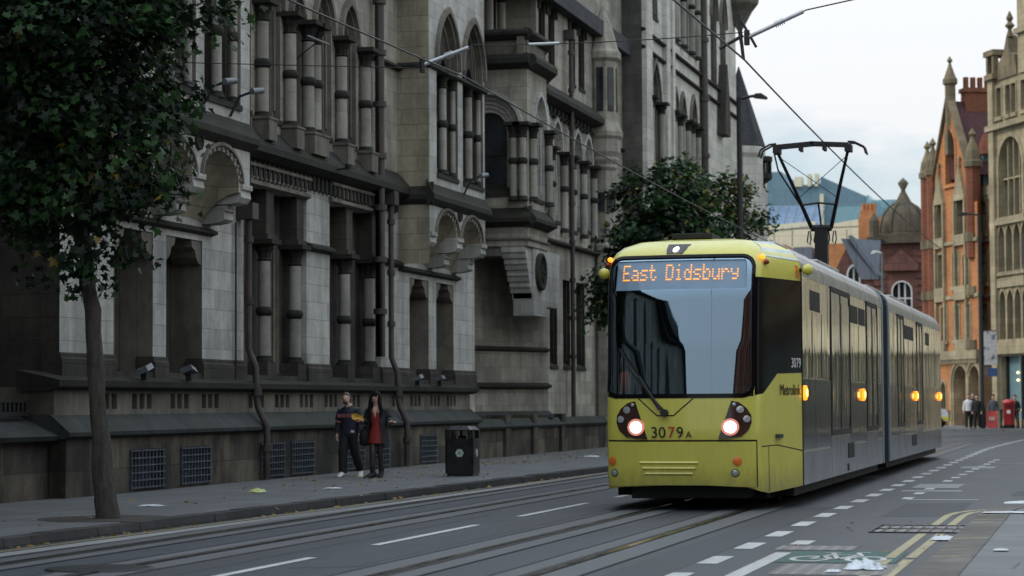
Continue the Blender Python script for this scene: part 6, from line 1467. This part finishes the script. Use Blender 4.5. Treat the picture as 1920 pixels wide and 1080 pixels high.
def eyes(P_, J):
    hx, hy, hz = J.get('head', (0,-.03,0)); mb = MB()
    for sx in (-1, 1): mb.lathe([(.001,-.012),(.013,0),(.001,.012)], (hx+sx*.033,hy-.082,1.63+hz), 8)
    mb.build('eyes', M['black'], P_); mb = MB(); mb.obox((hx,hy-.092,1.558+hz), (.022,0,0), (0,.008,0), (0,0,.006)); mb.build('mouth', plain('lip_red', (.28,.08,.07), .5), P_)
def cap_hair(P_, J, m, lo=1.63, th=.012, name='hair'):
    hx, hy, hz = J.get('head', (0,-.03,0)); mb = MB(); n = 16; rows = [(0.0,1.0)] ; pts = []; R_ = 7
    for j in range(R_+1):
        a = j/R_*1.55
        for k in range(n):
            b_ = 2*pi*k/n; front = max(0, -sin(b_)); a2 = a*(1-.42*front)
            pts.append((hx+(.086+th)*sin(a2)*cos(b_), hy+.014+(.104+th)*sin(a2)*sin(b_), 1.638+hz+(.114+th)*cos(a2)))
    mb.add(pts, [(j*n+k, j*n+(k+1) % n, (j+1)*n+(k+1) % n, (j+1)*n+k) for j in range(R_) for k in range(n)], 0, True); return mb.build(name, m, P_)
def trousers(P_, J, m, r=(.105,.088,.075)):
    mb = MB(); loft(mb, [((0,0,1.05),.155,.11),((0,0,.95),.17,.12),((0,0,.86),.168,.122),((0,0,.80),.14,.11)])
    for k, sx in (('leg_l',-1),('leg_r',1)):
        L = J[k]; limb(mb, [(sx*.085,0,.88), L[0], V(L[1])+V((0,0,-.02))], r)
    mb.build('trousers', m, P_)
def top(P_, J, m, name='jacket', hem=.88, sl=(.075,.06,.05), rx=(.175,.19,.2,.12), lower=None):
    mb = MB(); loft(mb, [((0,0,hem),rx[0],.13),((0,0,1.05),rx[0]-.01,.122),((0,-.005,1.2),rx[1]-.01,.125),((0,0,1.33),rx[2]+.005,.125),((0,0,1.40),rx[3]+.055,.10),((0,0,1.445),.10,.08),((0,0,1.475),.068,.062)])
    for k, sx in (('arm_l',-1),('arm_r',1)):
        A = J[k]; e = V(A[1])*.93+V(A[0])*.07
        if lower: limb(mb, [(sx*.15,0,1.375), V((sx*.165,0,1.385)).lerp(V(A[0]), .95)], (sl[0]*1.0,sl[1]*1.15))
        else: limb(mb, [(sx*.155,0,1.385), A[0], e], sl)
    o = mb.build(name, m, P_)
    if lower:
        for k, sx in (('arm_l',-1),('arm_r',1)): mb = MB(); A = J[k]; limb(mb, [V((sx*.165,0,1.385)).lerp(V(A[0]), .6), A[0], V(A[1])*.96+V(A[0])*.04], (sl[1],sl[1]*.92,sl[2]*.9)); mb.build('sleeve', lower, P_)
    return o
navy = plain('navy_jersey', (.010,.013,.028), .75, 0, .3, 14); char = plain('charcoal_cloth', (.018,.019,.022), .8, 0, .3, 14); blackc = plain('black_cloth', (.007,.007,.009), .8, 0, .3, 14); wht = plain('white_cloth', (.62,.64,.66), .7, 0, .1, 14); reddress = plain('dark_red_dress', (.22,.016,.014), .7, 0, .3, 16); tights = plain('sheer_black_tights', (.035,.027,.027), .5, 0, .3, 20); trainers = plain('white_trainers', (.60,.61,.61), .6, 0, .12, 20)
def man_clothes(P_, J, nd):
    trousers(P_, J, blackc, (.115,.098,.085)); jz = top(P_, J, navy, 'jersey', .86, (.095,.08,.052), (.19,.19,.195,.13), char); shoes(P_, J, trainers, 1.3); cap_hair(P_, J, HAIRF, th=.004); eyes(P_, J)
    hx, hy, hz = J['head']; mb = MB(); mb.lathe([(.03,-.03),(.05,-.01),(.052,.012)], (hx*.85,hy-.05,1.54+hz), 10); mb.build('beard', HAIRF, P_)
    pk = plain('jersey_lettering', (.55,.17,.18), .6)
    cu = [('RED', -.112), ('SOX', .095)]
    for w_, x in cu: 
        o = text('lettering', w_, .098, V((x,-.142,1.22)), Matrix(((1,0,0),(0,0,-1),(0,1,0))), pk, P_, ext=.003)
    mb = MB(); mb.box(.09,.16,-.142,-.134,.905,.955); mb.build('hem_tag', wht, P_)
    mb = MB()
    for k, sx in (('arm_l',-1),('arm_r',1)):
        A = J[k]; c = V((sx*.165,0,1.385)).lerp(V(A[0]), .95); d = (V(A[0])-V((sx*.165,0,1.385))).normalized(); mb.tube([c-d*.012,c+d*.012], .097, 10)
    mb.build('cuff_trim', pk, P_)
def woman_clothes(P_, J, nd):
    mb = MB()
    for k, sx in (('leg_l',-1),('leg_r',1)): L = J[k]; limb(mb, [(sx*.085,0,.88), L[0], V(L[0]).lerp(V(L[1]),.4), L[1]], (.092,.06,.058,.042))
    mb.build('tights', tights, P_)
    mb = MB(); loft(mb, [((0,-.01,.70),.20,.155),((0,-.01,.80),.185,.145),((0,-.005,.93),.165,.128),((0,0,1.06),.13,.105),((0,-.01,1.2),.15,.12),((0,-.005,1.30),.155,.105),((0,0,1.37),.15,.07)]); mb.build('dress', reddress, P_)
    mb = MB(); mb.poly([(-.05,-.12,1.38),(.05,-.12,1.38),(.002,-.139,1.21)]); mb.poly([(-.05,-.12,1.38),(-.04,-.085,1.45),(.04,-.085,1.45),(.05,-.12,1.38)]); mb.build('neckline', SKIN, P_)
    mb = MB(); n = 18                                # open jacket: wrapped three quarters round
    secs = [(.70,.27,.19,.62),(.95,.235,.165,.6),(1.15,.205,.15,.55),(1.3,.215,.145,.5),(1.39,.20,.12,.42),(1.45,.11,.09,.5)]; pts = []
    for z, rx, ry, g in secs:
        for k in range(n+1): a = -pi/2+g+(2*pi-2*g)*k/n; pts.append((rx*cos(a), ry*sin(a), z))
    mb.add(pts, [(j*(n+1)+k, j*(n+1)+k+1, (j+1)*(n+1)+k+1, (j+1)*(n+1)+k) for j in range(5) for k in range(n)], 0, True)
    for k, sx in (('arm_l',-1),('arm_r',1)): A = J[k]; limb(mb, [(sx*.15,0,1.38), A[0], V(A[1])*.92+V(A[0])*.08], (.098,.085,.06))
    mb.build('jacket', char, P_); shoes(P_, J, blackc, 1.35, .12); cap_hair(P_, J, HAIRB, th=.02)
    hx, hy, hz = J['head']; mb = MB(); n = 14; secs = [(1.68,.098,.10),(1.6,.115,.10),(1.5,.125,.09),(1.4,.15,.09),(1.3,.15,.08),(1.2,.12,.06)]; pts = []
    for z, rx, ry in secs:
        for k in range(n+1): a = -.55+(pi+1.1)*k/n; pts.append((hx+rx*cos(a), hy+.03+ry*sin(a), z+hz+random.uniform(-.01,.01)))
    mb.add(pts, [(j*(n+1)+k, j*(n+1)+k+1, (j+1)*(n+1)+k+1, (j+1)*(n+1)+k) for j in range(5) for k in range(n)], 0, True)
    for sx in (-1, 1): mb.tube([(hx+sx*.09,hy-.03,1.66+hz),(hx+sx*.105,hy-.05,1.5),(sx*.13,-.11,1.36),(sx*.12,-.13,1.24)], [.03,.035,.045,.02], 7)
    mb.tube([(hx-.07,hy-.085,1.67+hz),(hx,hy-.105,1.685+hz),(hx+.07,hy-.085,1.67+hz)], .022, 6); mb.build('hair', HAIRB, P_); eyes(P_, J)
manJ = dict(head=(-.04,-.075,-.015), arm_l=((-.235,.02,1.13),(-.255,-.03,.89),(0,-.12,-1),(-1,0,0)), arm_r=((.235,.03,1.13),(.245,-.04,.88),(0,-.15,-1),(1,0,0)), leg_l=((-.10,-.10,.50),(-.09,-.14,.10),(0,-.13,-.01)), leg_r=((.115,.03,.50),(.17,.20,.155),(.03,-.10,-.07)))
person('man in a navy jersey and black trousers walking with his head bowed', (-14.3,42.6,.1), -.05, .945, manJ, man_clothes)
womJ = dict(head=(-.02,-.04,.0), arm_l=((-.25,.03,1.15),(-.24,-.22,1.16),(-.5,-.5,.25),(0,.2,1)), arm_r=((.26,.05,1.16),(.33,-.18,1.13),(.9,-.3,.1),(0,.2,1)), leg_l=((-.05,-.12,.50),(-.06,-.12,.10),(-.05,-.12,-.02)), leg_r=((.06,.0,.50),(.04,.12,.13),(.02,-.12,-.05)))
WM = person('woman with long black hair in a red dress and dark open jacket', (-13.5,41.9,.1), -.05, .94, womJ, woman_clothes)
wp = lambda p: V(WM.location) + Matrix.Rotation(-.05, 3, 'Z') @ (V(p)*.94)
mb = MB(); c = wp((-.27,-.275,1.20)); mb.add([c+V((-.16,-.01,.0)),c+V((-.04,-.03,-.05)),c+V((.08,0,-.02)),c+V((.05,.01,.05)),c+V((-.09,.0,.11)),c+V((-.17,.01,.09)),c+V((-.05,.02,.03))], [(0,1,6,5),(1,2,6),(2,3,6),(3,4,6),(4,5,6)], 0); 
tag(mb.build('yellow_wrapper', plain('mustard_paper', (.55,.34,.03), .6)), 'folded mustard yellow paper held out by the woman in red', 'paper')
mb = MB(); c = wp((-.27,.0,.82)); mb.lathe([(.02,-.17),(.10,-.14),(.12,0),(.09,.14),(.03,.17)], c, 12); mb.tube([c+V((0,0,.15)), c+V((.05,.0,.4)), wp((-.12,-.02,1.46))], .012, 5); tag(mb.build('shoulder_bag', blackc), 'black shoulder bag hanging at the hip of the woman in red', 'bag')
stand = lambda: dict(head=(0,-.03,0), arm_l=((-.23,.02,1.13),(-.24,-.04,.88),(0,-.15,-1),(-1,0,0)), arm_r=((.23,.02,1.13),(.24,-.04,.88),(0,-.15,-1),(1,0,0)), leg_l=((-.10,-.04,.5),(-.11,-.06,.1),(-.03,-.12,-.02)), leg_r=((.10,.02,.5),(.12,.08,.1),(.03,-.12,-.02)))
def clo(t, tr, hair=HAIRB):
    def f(P_, J, nd): trousers(P_, J, tr); top(P_, J, t, 'shirt', .9); shoes(P_, J, blackc); cap_hair(P_, J, hair); eyes(P_, J)
    return f
person('far pedestrian in a white shirt and black trousers by the lamp post', (-6.75,117.9,.1), .1, 1.0, stand(), clo(wht, blackc, HAIRF))
person('far pedestrian dressed all in black beside the one in the white shirt', (-6.32,117.7,.1), -.2, .98, stand(), clo(blackc, blackc))
person('far pedestrian in dark clothes behind the white shirt', (-6.6,119.0,.1), .3, 1.04, stand(), clo(char, blackc, HAIRF))
person('far pedestrian in a grey top near the red pavement sign', (-5.6,119.6,.1), .2, .98, stand(), clo(plain('grey_cloth', (.09,.10,.12), .8), char))
person('far pedestrian in black standing behind the red post box', (-4.5,119.4,.1), -.3, .96, stand(), clo(blackc, blackc))
